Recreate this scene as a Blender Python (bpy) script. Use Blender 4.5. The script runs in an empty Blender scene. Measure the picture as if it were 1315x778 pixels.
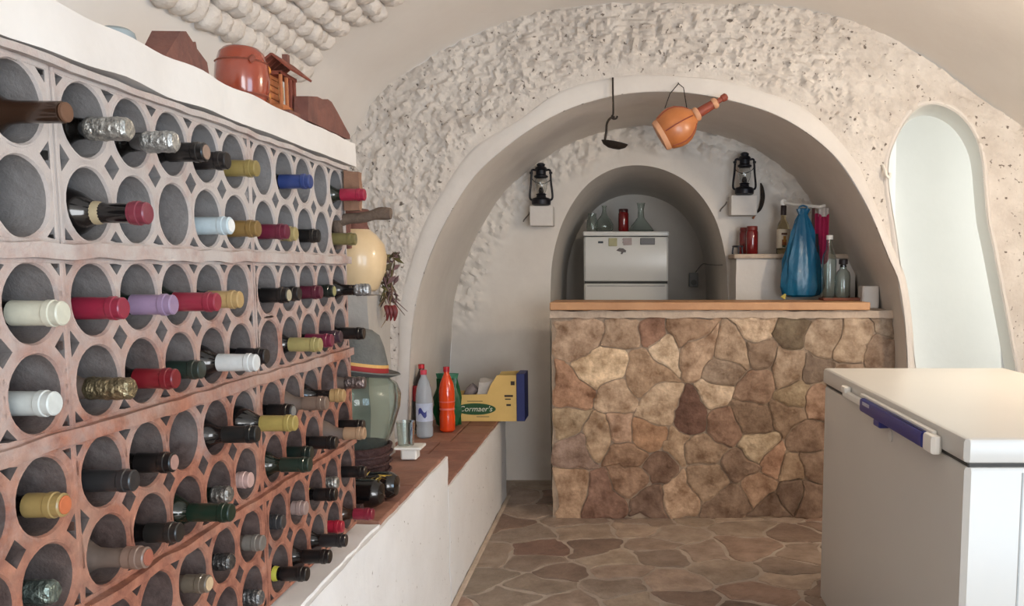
import bpy, math, random
from mathutils import Vector, Matrix, noise
random.seed(7)
sc = bpy.context.scene
C = sc.collection
R = math.radians

# ------------------------------------------------------------------ camera, world, light, exposure
FPX, CX, CY, W, H = 1100.0, 800.0, 455.0, 1315, 778
EYE = 1.327
cam_d = bpy.data.cameras.new('camera')
cam = bpy.data.objects.new('camera', cam_d); C.objects.link(cam)
cam_d.sensor_fit = 'HORIZONTAL'; cam_d.sensor_width = 36.0
cam_d.lens = FPX / W * 36.0
cam_d.shift_x = (W / 2 - CX) / W
cam_d.shift_y = (CY - H / 2) / W
cam_d.clip_start = 0.05
cam.location = (0, 0, EYE)
cam.rotation_euler = (R(90) - math.atan((CY - 345) / FPX), 0, 0)
sc.camera = cam

world = bpy.data.worlds.new('world'); sc.world = world; world.use_nodes = True
bg = world.node_tree.nodes['Background']
bg.inputs[0].default_value = (0.82, 0.90, 1.0, 1); bg.inputs[1].default_value = 1.2

def area(name, loc, target, sx, sy, power, col):
    d = bpy.data.lights.new(name, 'AREA'); d.shape = 'RECTANGLE'; d.size = sx; d.size_y = sy
    d.energy = power; d.color = col
    o = bpy.data.objects.new(name, d); C.objects.link(o); o.location = loc
    o.rotation_euler = (Vector(target) - Vector(loc)).to_track_quat('-Z', 'Y').to_euler()
    return o
# daylight through the entrance in the right wall behind the camera, and through the gate in the rear wall
area('daylight_entrance', (2.3, -0.35, 1.1), (-0.8, 2.2, 1.35), 1.3, 1.8, 56, (0.56, 0.78, 1.0))
area('daylight_rear_gate', (1.42, -2.45, 1.25), (0.2, 2.6, 2.5), 1.3, 2.2, 98, (0.97, 0.985, 1.0))
# daylight at the outer end of the side passage
area('daylight_passage', (3.0, 4.95, 1.5), (1.7, 5.2, 1.1), 1.0, 1.8, 17, (1.0, 0.98, 0.94))

vs = sc.view_settings
vs.view_transform = 'Standard'; vs.look = 'None'; vs.gamma = 1.0; vs.use_curve_mapping = False
vs.exposure = -0.04

# ------------------------------------------------------------------ materials
def lin(c):
    return tuple(((v / 255) / 12.92 if v / 255 <= 0.04045 else ((v / 255 + 0.055) / 1.055) ** 2.4) for v in c)
def new_mat(name):
    m = bpy.data.materials.new(name); m.use_nodes = True
    nt = m.node_tree; b = nt.nodes['Principled BSDF']
    return m, nt, b
def texco(nt, space):
    if space == 'world':
        return nt.nodes.new('ShaderNodeNewGeometry').outputs['Position']
    return nt.nodes.new('ShaderNodeTexCoord').outputs['Object']
def mottled(name, col, rough=0.6, col2=None, scale=6.0, amt=0.5, bump=0.0, bscale=30.0, space='world', metallic=0.0,
            objcol=False, speck=None, coat=0.0):
    """colour mottled by noise towards col2, fine relief by bump; objcol multiplies by the object's own colour"""
    m, nt, b = new_mat(name); L = nt.links
    p = texco(nt, space)
    n = nt.nodes.new('ShaderNodeTexNoise'); n.inputs['Scale'].default_value = scale; n.inputs['Detail'].default_value = 6
    n.inputs['Roughness'].default_value = 0.65
    L.new(p, n.inputs['Vector'])
    rmp = nt.nodes.new('ShaderNodeMapRange'); rmp.inputs[1].default_value = 0.32; rmp.inputs[2].default_value = 0.68
    rmp.inputs[3].default_value = 0.0; rmp.inputs[4].default_value = amt
    L.new(n.outputs['Fac'], rmp.inputs[0])
    mx = nt.nodes.new('ShaderNodeMix'); mx.data_type = 'RGBA'
    mx.inputs[6].default_value = (*lin(col), 1)
    mx.inputs[7].default_value = (*lin(col2 or tuple(v * 0.7 for v in col)), 1)
    L.new(rmp.outputs[0], mx.inputs[0])
    out = mx.outputs[2]
    if objcol:
        oi = nt.nodes.new('ShaderNodeObjectInfo')
        mm = nt.nodes.new('ShaderNodeMix'); mm.data_type = 'RGBA'; mm.blend_type = 'MULTIPLY'; mm.inputs[0].default_value = 1
        L.new(oi.outputs['Color'], mm.inputs[6]); L.new(out, mm.inputs[7]); out = mm.outputs[2]
    if speck:
        sn = nt.nodes.new('ShaderNodeTexNoise'); sn.inputs['Scale'].default_value = speck[1]; sn.inputs['Detail'].default_value = 3
        L.new(p, sn.inputs['Vector'])
        sr = nt.nodes.new('ShaderNodeMapRange'); sr.inputs[1].default_value = speck[2]; sr.inputs[2].default_value = speck[2] + 0.05
        L.new(sn.outputs['Fac'], sr.inputs[0])
        ms = nt.nodes.new('ShaderNodeMix'); ms.data_type = 'RGBA'; ms.inputs[7].default_value = (*lin(speck[0]), 1)
        L.new(sr.outputs[0], ms.inputs[0]); L.new(out, ms.inputs[6]); out = ms.outputs[2]
    L.new(out, b.inputs['Base Color'])
    b.inputs['Roughness'].default_value = rough; b.inputs['Metallic'].default_value = metallic
    if coat: b.inputs['Coat Weight'].default_value = coat
    if bump:
        bn = nt.nodes.new('ShaderNodeTexNoise'); bn.inputs['Scale'].default_value = bscale; bn.inputs['Detail'].default_value = 5
        L.new(p, bn.inputs['Vector'])
        bp = nt.nodes.new('ShaderNodeBump'); bp.inputs['Strength'].default_value = bump; bp.inputs['Distance'].default_value = 0.01
        L.new(bn.outputs['Fac'], bp.inputs['Height']); L.new(bp.outputs[0], b.inputs['Normal'])
    return m
def glass(name, col, rough=0.02, trans=1.0, ior=1.45):
    m, nt, b = new_mat(name)
    b.inputs['Base Color'].default_value = (*lin(col), 1); b.inputs['Roughness'].default_value = rough
    b.inputs['Transmission Weight'].default_value = trans; b.inputs['IOR'].default_value = ior
    return m
_plain = {}
def plain(col, rough=0.5, metallic=0.0, coat=0.0):
    k = (tuple(col), rough, metallic, coat)
    if k not in _plain:
        _plain[k] = mottled('coat_%d_%d_%d' % tuple(col), col, rough, tuple(v * 0.86 for v in col), 40, 0.6, 0.0, space='object', metallic=metallic, coat=coat)
    return _plain[k]

M = {}
M['plaster'] = mottled('white_plaster', (218, 213, 207), 0.85, (199, 191, 184), 2.2, 0.6, 0.25, 22)
M['ceiling'] = mottled('vault_plaster', (234, 229, 223), 0.9, (222, 215, 208), 1.6, 0.6, 0.15, 16)
M['rough'] = mottled('rough_plaster', (216, 209, 201), 0.92, (182, 172, 163), 6, 0.7, 0.7, 60, speck=((112, 102, 94), 38, 0.645))
M['lump'] = mottled('whitewashed_stone', (224, 215, 205), 0.92, (196, 186, 178), 14, 0.6, 0.6, 70)
M['alcove'] = mottled('alcove_plaster', (226, 220, 212), 0.9, (204, 195, 186), 2.0, 0.6, 0.15, 25)
M['passage'] = mottled('passage_plaster', (228, 228, 223), 0.9, (216, 217, 212), 1.5, 0.5, 0.1, 20)
M['bench'] = mottled('bench_plaster', (232, 230, 228), 0.7, (214, 210, 206), 3, 0.5, 0.2, 25, speck=((150, 140, 130), 55, 0.70))
M['grout'] = mottled('floor_grout', (180, 166, 153), 0.9, (156, 142, 130), 7, 0.7, 0.6, 45)
M['flag'] = mottled('flagstone', (255, 252, 248), 0.6, (188, 180, 173), 9, 0.85, 0.6, 40, objcol=True)
M['barstone'] = mottled('bar_stone', (255, 250, 244), 0.75, (150, 128, 108), 11, 1.0, 0.9, 34, objcol=True)
M['mortar'] = mottled('bar_mortar', (178, 158, 138), 0.9, (140, 120, 102), 8, 0.8, 0.7, 50)
M['cap'] = mottled('bar_cap_cement', (200, 182, 164), 0.9, (160, 142, 126), 10, 0.7, 0.6, 40)
M['wood'] = mottled('plank_wood', (196, 150, 108), 0.55, (164, 116, 78), 4, 0.8, 0.2, 60)
M['tile'] = mottled('bench_tile', (255, 246, 240), 0.6, (190, 176, 168), 10, 0.7, 0.3, 40, objcol=True)
M['brownclay'] = mottled('old_roof_tile_clay', (122, 78, 66), 0.85, (88, 58, 52), 12, 0.8, 0.5, 50)
M['glazed'] = mottled('glazed_red_clay', (146, 62, 40), 0.18, (116, 46, 32), 8, 0.6, 0.05, 20, coat=0.6)
M['hutwood'] = mottled('hut_wood', (182, 112, 66), 0.6, (146, 80, 46), 16, 0.7, 0.2, 60)
M['hutroof'] = mottled('hut_roof', (132, 64, 44), 0.7, (100, 48, 36), 16, 0.7, 0.2, 60)
M['iron'] = mottled('black_iron', (26, 26, 34), 0.45, (16, 16, 22), 20, 0.6, 0.1, 60, metallic=0.4)
M['rust'] = mottled('dark_wrought_iron', (46, 36, 28), 0.7, (30, 24, 20), 20, 0.6, 0.3, 60, metallic=0.3)
M['gourd'] = mottled('gourd_skin', (190, 118, 66), 0.4, (160, 90, 46), 9, 0.7, 0.05, 30, coat=0.3, space='object')
M['leather'] = mottled('gourd_leather', (142, 66, 46), 0.55, (112, 50, 36), 20, 0.6, 0.1, 40)
M['rim'] = mottled('gourd_rim', (212, 160, 124), 0.6, (188, 130, 96), 20, 0.6, 0.1, 40)
M['fridge'] = mottled('fridge_enamel', (226, 224, 218), 0.22, (218, 216, 210), 2, 0.4)
M['freezer'] = mottled('freezer_enamel', (200, 197, 191), 0.3, (194, 191, 185), 2, 0.4)
M['gasket'] = plain((64, 62, 58), 0.7)
M['blueplastic'] = mottled('blue_plastic', (32, 40, 122), 0.35, (24, 30, 104), 20, 0.5)
M['whiteplastic'] = mottled('white_plastic', (232, 228, 220), 0.4, (222, 218, 210), 20, 0.5)
M['clear'] = glass('clear_glass', (232, 240, 236))
M['greenglass'] = glass('pale_green_glass', (226, 236, 229), 0.03, 0.97, 1.3)
M['globe'] = glass('lantern_glass', (240, 242, 242), 0.03)
M['redglass'] = mottled('red_jar_glass', (120, 24, 26), 0.08, (84, 14, 18), 8, 0.6, coat=0.5)
M['water'] = glass('water_bottle_plastic', (214, 220, 226), 0.12, 0.55, 1.2)
M['soda'] = mottled('orange_soda', (226, 74, 24), 0.12, (206, 52, 16), 6, 0.5, coat=0.5)
M['card'] = mottled('yellow_card', (226, 192, 118), 0.7, (208, 170, 98), 8, 0.5)
M['cardblue'] = mottled('blue_card', (42, 52, 110), 0.6, (32, 40, 90), 8, 0.5)
M['ogreen'] = mottled('print_green', (34, 82, 44), 0.6, (26, 68, 36), 30, 0.5)
M['owhite'] = plain((230, 228, 208), 0.6)
M['odark'] = plain((56, 44, 36), 0.7)
M['bagblue'] = mottled('blue_bag_plastic', (20, 98, 132), 0.3, (12, 74, 108), 7, 0.7, 0.3, 30)
M['felt'] = mottled('grey_felt', (104, 104, 100), 0.95, (84, 84, 82), 40, 0.6, 0.3, 120)
M['jug'] = mottled('ochre_glazed_jug', (220, 196, 158), 0.3, (206, 176, 134), 6, 0.6, coat=0.3)
M['wicker'] = mottled('dark_wicker', (70, 40, 36), 0.7, (46, 28, 28), 30, 0.8, 0.8, 80)
M['bark'] = mottled('grey_bark', (110, 92, 78), 0.9, (78, 64, 54), 22, 0.8, 0.8, 50)
M['greyplaster'] = mottled('grey_plaster', (176, 170, 162), 0.9, (158, 150, 144), 5, 0.6, 0.3, 30)

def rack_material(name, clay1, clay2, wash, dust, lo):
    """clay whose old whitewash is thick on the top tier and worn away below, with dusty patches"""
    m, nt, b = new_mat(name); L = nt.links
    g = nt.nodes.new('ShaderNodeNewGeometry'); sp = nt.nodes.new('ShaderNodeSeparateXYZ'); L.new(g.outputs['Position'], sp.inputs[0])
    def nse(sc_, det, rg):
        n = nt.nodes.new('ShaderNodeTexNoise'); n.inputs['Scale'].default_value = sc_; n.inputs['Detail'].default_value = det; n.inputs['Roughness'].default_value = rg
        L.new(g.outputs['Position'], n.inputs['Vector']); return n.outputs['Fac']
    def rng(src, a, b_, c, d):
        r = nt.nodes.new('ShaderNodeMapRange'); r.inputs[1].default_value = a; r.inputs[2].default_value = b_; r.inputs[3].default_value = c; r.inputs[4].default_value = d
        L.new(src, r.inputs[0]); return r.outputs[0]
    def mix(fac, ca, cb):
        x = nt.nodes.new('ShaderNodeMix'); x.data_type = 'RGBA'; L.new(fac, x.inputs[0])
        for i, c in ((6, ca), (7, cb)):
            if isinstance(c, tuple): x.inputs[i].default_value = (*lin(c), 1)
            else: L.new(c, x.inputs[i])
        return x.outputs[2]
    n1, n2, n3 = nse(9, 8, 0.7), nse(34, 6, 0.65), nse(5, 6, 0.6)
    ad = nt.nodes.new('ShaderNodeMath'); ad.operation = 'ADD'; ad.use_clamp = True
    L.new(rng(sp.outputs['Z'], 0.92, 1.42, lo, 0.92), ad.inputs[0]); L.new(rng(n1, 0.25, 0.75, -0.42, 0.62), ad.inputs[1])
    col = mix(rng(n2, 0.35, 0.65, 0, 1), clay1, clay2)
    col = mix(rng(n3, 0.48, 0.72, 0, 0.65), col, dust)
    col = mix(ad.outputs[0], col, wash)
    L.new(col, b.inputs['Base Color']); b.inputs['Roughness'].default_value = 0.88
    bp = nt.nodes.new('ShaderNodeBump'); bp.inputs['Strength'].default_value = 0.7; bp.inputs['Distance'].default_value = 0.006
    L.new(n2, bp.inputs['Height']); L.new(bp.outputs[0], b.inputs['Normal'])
    return m
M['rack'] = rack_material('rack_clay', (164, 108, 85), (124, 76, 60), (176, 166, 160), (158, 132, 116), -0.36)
M['lining'] = rack_material('dusty_shaded_lining', (100, 82, 76), (70, 54, 50), (128, 124, 122), (112, 104, 100), -0.30)  # dusty clay, its colours darkened to hold the shade inside tubes and gaps

# ------------------------------------------------------------------ mesh helpers
class MB:
    def __init__(s): s.v = []; s.f = []; s.mi = []
    def add(s, vs, fs, mi=0):
        o = len(s.v); s.v += [tuple(v) for v in vs]; s.f += [tuple(i + o for i in f) for f in fs]; s.mi += [mi] * len(fs)
        return s
    def box(s, lo, hi, mi=0, mtx=None, bev=0.0):
        x0, y0, z0 = lo; x1, y1, z1 = hi
        if bev <= 0:
            vs = [(x, y, z) for z in (z0, z1) for y in (y0, y1) for x in (x0, x1)]
            fs = [(0, 2, 3, 1), (4, 5, 7, 6), (0, 1, 5, 4), (2, 6, 7, 3), (0, 4, 6, 2), (1, 3, 7, 5)]
        else:
            b = min(bev, (x1 - x0) / 2.01, (y1 - y0) / 2.01, (z1 - z0) / 2.01)
            def rect(i, z):
                return [(x0 + i, y0 + b, z), (x0 + b, y0 + i, z), (x1 - b, y0 + i, z), (x1 - i, y0 + b, z),
                        (x1 - i, y1 - b, z), (x1 - b, y1 - i, z), (x0 + b, y1 - i, z), (x0 + i, y1 - b, z)]
            vs = []
            def inner(z): return [(x0 + b, y0 + b, z), (x0 + b, y0 + b, z), (x1 - b, y0 + b, z), (x1 - b, y0 + b, z),
                                  (x1 - b, y1 - b, z), (x1 - b, y1 - b, z), (x0 + b, y1 - b, z), (x0 + b, y1 - b, z)]
            k = 0.3 * b
            def mid(z): return [(x0 + k, y0 + b, z), (x0 + b, y0 + k, z), (x1 - b, y0 + k, z), (x1 - k, y0 + b, z),
                                (x1 - k, y1 - b, z), (x1 - b, y1 - k, z), (x0 + b, y1 - k, z), (x0 + k, y1 - b, z)]
            rings = [inner(z0), mid(z0 + k), rect(0, z0 + b), rect(0, z1 - b), mid(z1 - k), inner(z1)]
            for r in rings: vs += r
            fs = []
            for j in range(5):
                for i in range(8):
                    a, c = j * 8 + i, j * 8 + (i + 1) % 8
                    fs.append((a, c, c + 8, a + 8))
            fs.append((6, 4, 2, 0)); fs.append(tuple(40 + i for i in (0, 2, 4, 6)))
        if mtx is not None: vs = [mtx @ Vector(v) for v in vs]
        return s.add(vs, fs, mi)
    def lathe(s, prof, n=24, mtx=None, mi=0, cap=True, ripple=None):
        """prof: (radius, height) from bottom to top about Z"""
        vs = []; fs = []
        for j, (r, z) in enumerate(prof):
            for i in range(n):
                a = 2 * math.pi * i / n
                rr = r * (ripple(a, z) if ripple else 1)
                vs.append(Vector((rr * math.cos(a), rr * math.sin(a), z)))
        for j in range(len(prof) - 1):
            for i in range(n):
                a, b = j * n + i, j * n + (i + 1) % n
                fs.append((a, b, b + n, a + n))
        if cap:
            if prof[0][0] > 1e-5: fs.append(tuple(range(n - 1, -1, -1)))
            if prof[-1][0] > 1e-5: fs.append(tuple((len(prof) - 1) * n + i for i in range(n)))
        if mtx is not None: vs = [mtx @ v for v in vs]
        return s.add(vs, fs, mi)
    def tube(s, pts, r, n=8, mi=0, closed=False):
        P = [Vector(p) for p in pts]; m = len(P); rs = r if isinstance(r, (list, tuple)) else [r] * m
        vs = []; fs = []; up = Vector((0, 0, 1)); prev = None
        for i, p in enumerate(P):
            if closed: t = P[(i + 1) % m] - P[i - 1]
            else: t = P[min(i + 1, m - 1)] - P[max(i - 1, 0)]
            t.normalize()
            if prev is None:
                q = up if abs(t.z) < 0.9 else Vector((1, 0, 0))
            else: q = prev
            a = (q - t * q.dot(t)).normalized(); prev = a; b = t.cross(a)
            for k in range(n):
                w = 2 * math.pi * k / n
                vs.append(p + (a * math.cos(w) + b * math.sin(w)) * rs[i])
        for i in range(m if closed else m - 1):
            for k in range(n):
                a, b = i * n + k, i * n + (k + 1) % n
                c, d = ((i + 1) % m) * n + k, ((i + 1) % m) * n + (k + 1) % n
                fs.append((a, b, d, c))
        if not closed:
            fs.append(tuple(range(n - 1, -1, -1))); fs.append(tuple((m - 1) * n + k for k in range(n)))
        return s.add(vs, fs, mi)
    def prism(s, poly, f0, f1, mi=0):
        """poly of 2D points; f0, f1 map a 2D point to 3D on the two ends"""
        n = len(poly); vs = [f0(p) for p in poly] + [f1(p) for p in poly]
        fs = [tuple(range(n - 1, -1, -1)), tuple(range(n, 2 * n))] + [(i, (i + 1) % n, n + (i + 1) % n, n + i) for i in range(n)]
        return s.add(vs, fs, mi)
    def grid(s, fn, nu, nv, mi=0, skip=None):
        vs = [fn(i / nu, j / nv) for j in range(nv + 1) for i in range(nu + 1)]
        fs = []
        for j in range(nv):
            for i in range(nu):
                a = j * (nu + 1) + i; q = (a, a + 1, a + nu + 2, a + nu + 1)
                if skip and skip([vs[k] for k in q]): continue
                fs.append(q)
        return s.add(vs, fs, mi)
    def mesh(s, name, mats, smooth=False):
        me = bpy.data.meshes.new(name); me.from_pydata(s.v, [], s.f); me.validate(); me.update()
        mats = mats if isinstance(mats, (list, tuple)) else [mats]
        for m in mats: me.materials.append(m)
        if len(mats) > 1:
            for p, i in zip(me.polygons, s.mi): p.material_index = i
        import bmesh
        b = bmesh.new(); b.from_mesh(me); bmesh.ops.recalc_face_normals(b, faces=b.faces)
        if smooth:
            for f_ in b.faces: f_.smooth = True
            lim = math.cos(R(38))
            for e in b.edges:
                if len(e.link_faces) == 2 and e.link_faces[0].normal.dot(e.link_faces[1].normal) < lim: e.smooth = False
        b.to_mesh(me); b.free()
        return me
    def build(s, name, mats, parent=None, smooth=False):
        return link(name, s.mesh(name, mats, smooth), parent)
def link(name, me, parent=None):
    o = bpy.data.objects.new(name, me); C.objects.link(o)
    if parent is not None: o.parent = parent
    return o
def tag(o, label=None, cat=None, group=None, kind=None):
    if label: o['label'] = label
    if cat: o['category'] = cat
    if group: o['group'] = group
    if kind: o['kind'] = kind
    return o
def thing(name, label, cat, loc=(0, 0, 0), rot=(0, 0, 0), group=None):
    o = bpy.data.objects.new(name, None); C.objects.link(o); o.empty_display_size = 0.05
    o.location = loc; o.rotation_euler = rot
    return tag(o, label, cat, group)
def struct(o, label=None): o['kind'] = 'structure'; return tag(o, label)
def nz(p, s): return noise.noise(Vector(p) * s)
def smooth(a, b, x):
    t = max(0.0, min(1.0, (x - a) / (b - a))); return t * t * (3 - 2 * t)
def spline(pts, per=10):
    out = []
    P = [Vector((*p, 0)) if len(p) == 2 else Vector(p) for p in pts]
    for i in range(len(P) - 1):
        p0 = P[max(i - 1, 0)]; p1 = P[i]; p2 = P[i + 1]; p3 = P[min(i + 2, len(P) - 1)]
        for k in range(per):
            t = k / per
            out.append(0.5 * ((2 * p1) + (p2 - p0) * t + (2 * p0 - 5 * p1 + 4 * p2 - p3) * t * t + (3 * p1 - p0 - 3 * p2 + p3) * t ** 3))
    out.append(P[-1]); return out
def resample(pts, n):
    d = [0.0]
    for i in range(1, len(pts)): d.append(d[-1] + (pts[i] - pts[i - 1]).length)
    out = []; j = 0
    for k in range(n + 1):
        t = d[-1] * k / n
        while j < len(d) - 2 and d[j + 1] < t: j += 1
        q = (t - d[j]) / max(1e-9, d[j + 1] - d[j]); out.append(pts[j].lerp(pts[j + 1], q))
    return out
def rough_box(lo, hi, step, amp, sc_=9.0):
    """box with subdivided, slightly uneven plaster faces"""
    mb = MB(); L = [hi[i] - lo[i] for i in range(3)]
    def disp(p):
        c = [(lo[i] + hi[i]) / 2 for i in range(3)]
        v = Vector(p); o = Vector([(p[i] - c[i]) / max(L[i], 1e-6) for i in range(3)])
        return v + Vector((nz(p, sc_), nz((p[1] + 5, p[2], p[0]), sc_), nz((p[2], p[0] + 9, p[1]), sc_))) * amp
    for ax in range(3):
        u, w = [i for i in range(3) if i != ax]
        for val in (lo[ax], hi[ax]):
            def fn(a, b):
                p = [0, 0, 0]; p[ax] = val; p[u] = lo[u] + a * L[u]; p[w] = lo[w] + b * L[w]; return disp(p)
            mb.grid(fn, max(1, min(120, int(L[u] / step))), max(1, min(120, int(L[w] / step))))
    return mb
def inside(poly, x, y):
    c = False; n = len(poly)
    for i in range(n):
        x1, y1 = poly[i]; x2, y2 = poly[i - 1]
        if (y1 > y) != (y2 > y) and x < (x2 - x1) * (y - y1) / (y2 - y1) + x1: c = not c
    return c
def clip(poly, a, b, c):
    """keep the side a*x+b*y<=c"""
    out = []
    for i in range(len(poly)):
        p, q = poly[i], poly[(i + 1) % len(poly)]
        dp, dq = a * p[0] + b * p[1] - c, a * q[0] + b * q[1] - c
        if dp <= 0: out.append(p)
        if dp * dq < 0:
            t = dp / (dp - dq); out.append((p[0] + t * (q[0] - p[0]), p[1] + t * (q[1] - p[1])))
    return out
def voronoi(seeds, rect, sx=1.0):
    x0, y0, x1, y1 = rect; cells = []
    for i, s in enumerate(seeds):
        poly = [(x0, y0), (x1, y0), (x1, y1), (x0, y1)]
        for j, t in enumerate(seeds):
            if i == j or not poly: continue
            a, b = (t[0] - s[0]), (t[1] - s[1])
            poly = clip(poly, a, b, a * (s[0] + t[0]) / 2 + b * (s[1] + t[1]) / 2)
        cells.append(poly)
    return cells
def stone_verts(poly, gap, h, wob, tofn, seed):
    """an irregular slab: outline with rounded corners and wobble, proud of its bed by h"""
    n = len(poly); cx = sum(p[0] for p in poly) / n; cy = sum(p[1] for p in poly) / n
    ring = []
    for i in range(n):
        p, q = Vector(poly[i]), Vector(poly[(i + 1) % n]); l = (q - p).length
        if l < 0.012: ring_t = (0.5,)
        else:
            k = max(1, min(6, int(l / 0.03))); e = min(0.25, 0.012 / l)
            ring_t = [e + (1 - 2 * e) * j / k for j in range(k + 1)]
        for t in ring_t:
            r_ = p.lerp(q, t); d = Vector((r_.x - cx, r_.y - cy)); l2 = d.length
            if l2 < 1e-4: continue
            r_ = r_ - d * min(0.8, gap * (1 + 0.8 * nz((r_.x, r_.y, seed), 12)) / l2)
            ring.append(r_ + Vector((nz((r_.x, r_.y, 1.7), 7.5), nz((r_.y, r_.x, 8.3), 7.5))) * wob + Vector((nz((r_.x, r_.y, 3.1), 24), nz((r_.y, r_.x, 6.4), 24))) * wob * 0.28)
    m = len(ring); mb = MB(); c = Vector((cx, cy))
    base = [tofn(p.x, p.y, -0.02) for p in ring]
    r1 = [tofn(p.x, p.y, h * 0.6) for p in ring]
    inn = [c.lerp(p, 1 - min(0.3, 0.012 / max(0.02, (p - c).length))) for p in ring]
    r2 = [tofn(p.x, p.y, h + 0.3 * h * nz((p.x, p.y, seed + 4), 9)) for p in inn]
    inn2 = [c.lerp(p, 0.55) for p in ring]
    r3 = [tofn(p.x, p.y, h + 0.5 * h * nz((p.x, p.y, seed + 4), 9)) for p in inn2]
    vs = base + r1 + r2 + r3 + [tofn(cx, cy, h * 1.1)]
    fs = []
    for k in range(3):
        for i in range(m): fs.append((k * m + i, k * m + (i + 1) % m, (k + 1) * m + (i + 1) % m, (k + 1) * m + i))
    for i in range(m): fs.append((3 * m + i, 3 * m + (i + 1) % m, 4 * m))
    return mb.add(vs, fs)
def text_mesh(body, size, mat, name, parent, loc, rot, shear=0.0, extrude=0.0006, sx=1.0):
    cu = bpy.data.curves.new(name, 'FONT'); cu.body = body; cu.size = size; cu.extrude = extrude; cu.shear = shear
    cu.align_x = 'CENTER'; cu.align_y = 'CENTER'
    t = bpy.data.objects.new(name + '_tmp', cu); C.objects.link(t)
    me = bpy.data.meshes.new_from_object(t.evaluated_get(bpy.context.evaluated_depsgraph_get()))
    bpy.data.objects.remove(t); bpy.data.curves.remove(cu)
    me.name = name; me.materials.clear(); me.materials.append(mat)
    o = link(name, me, parent); o.location = loc; o.rotation_euler = rot; o.scale = (sx, 1, 1)
    return o

# ------------------------------------------------------------------ the room shell
ARCH = spline([(-1.10, 0), (-1.097, 0.25), (-1.092, 0.484), (-1.05, 1.037), (-.985, 1.308), (-.864, 1.575), (-.687, 1.821), (-.38, 2.045),
               (-.076, 2.156), (.227, 2.182), (.53, 2.137), (.797, 2.045), (1.03, 1.877), (1.189, 1.651), (1.312, 1.385),
               (1.375, 1.23), (1.42, .9), (1.435, .45), (1.44, 0)], 12)
VAULT = spline([(-1.36, 0), (-1.36, .6), (-1.36, 1.2), (-1.36, 1.6), (-1.354, 1.877), (-1.27, 2.04), (-1.135, 2.211), (-.753, 2.431), (-.375, 2.559), (0, 2.592), (.375, 2.597),
                (.75, 2.577), (1.127, 2.504), (1.432, 2.358), (1.704, 2.175), (1.958, 2.008), (2.12, 1.85), (2.2, 1.6),
                (2.22, 1.2), (2.22, .6), (2.22, 0)], 12)
YF, YB, YN = 4.27, 5.30, 6.75          # arch wall, alcove back wall, niche back wall
def split_at(pts, x):
    k = min(range(len(pts)), key=lambda i: abs(pts[i].x - x) + (0 if pts[i].y > 1.7 else 9)); return pts[:k + 1], pts[k:]
aL, aR = split_at(ARCH, 0.227); vL, vR = split_at(VAULT, 0.375)
NA = 280
aC = resample(aL, NA)[:-1] + resample(aR, NA)
vC = resample(vL, NA)[:-1] + resample(vR, NA)
DOOR = spline([(1.60, -0.05), (1.55, .35), (1.465, .841), (1.346, 1.499), (1.30, 1.764), (1.314, 1.915), (1.404, 2.082), (1.516, 2.127),
               (1.651, 2.064), (1.745, 1.915), (1.781, 1.689), (1.80, 1.56), (1.84, 1.40), (1.974, .821), (2.06, .40), (2.10, -0.05)], 8)
DOORP = [(p.x, p.y) for p in DOOR]
NV = 140
def wall_pt(u, v):
    k = min(2 * NA, int(round(u * 2 * NA))); a, o = aC[k], vC[k]
    p = a.lerp(o, v); d = (p - a).length; x, z = p.x, p.y
    m = smooth(0.09, 0.18, d + 0.05 * nz((x, 1, z), 5)) * smooth(0.75, 1.15, z)
    right = smooth(1.22, 1.36, x) * (1 - smooth(1.86, 2.0, z + 0.10 * (x - 1.3)))
    m *= (1 - right) * (1 - 0.55 * smooth(0.95, 1.25, x))
    q = Vector((x, 0, z))
    r = abs(nz((x, 3, z), 13)) * 0.034 + max(0, nz((x, 8, z), 30)) * 0.036 + nz((x, 5, z), 58) * 0.012 + nz((x, 2, z), 6) * 0.018
    return Vector((x, YF - m * r - 0.004 * nz((x, 4, z), 4), z))
mb = MB().grid(wall_pt, 2 * NA, NV, skip=lambda q: inside(DOORP, sum(p.x for p in q) / 4, sum(p.z for p in q) / 4))
wall_front = mb.build('wall_front', M['rough'], None, True); struct(wall_front, 'rough whitewashed end wall with a wide plastered arch')
# thickness behind the arch wall is the alcove vault itself
def ruled(ca, cb, ya, yb, nv=14, amp=0.006):
    n = len(ca) - 1
    def fn(u, v):
        k = min(n, int(round(u * n))); p = ca[k].lerp(cb[k], v); y = ya + (yb - ya) * v
        w = amp * math.sin(math.pi * v)
        return Vector((p.x + w * nz((p.x, y, p.y), 3), y, p.y + w * nz((p.y, y, p.x), 3)))
    return MB().grid(fn, n, nv)
struct(ruled(aC, aC, YF, YB).build('wall_alcove', M['alcove'], None, True))
# smooth plaster band around the arch, standing a little proud
def band(u, v):
    k = min(2 * NA, int(round(u * 2 * NA))); a, o = aC[k], vC[k]; d = (o - a).normalized(); w = 0.095 + 0.03 * nz((a.x, 2, a.y), 3)
    w += (min(w, 0.045) - w) * smooth(1.0, 1.25, a.x)
    p = a + d * (w * v); e = 0.016 * (1 - v ** 3) if v < 1 else -0.012
    return Vector((p.x, YF - e - 0.002 * nz((p.x, 3, p.y), 9), p.y))
tb = MB().grid(band, 2 * NA, 8)
struct(tb.build('trim_1', M['plaster'], None, True))
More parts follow.
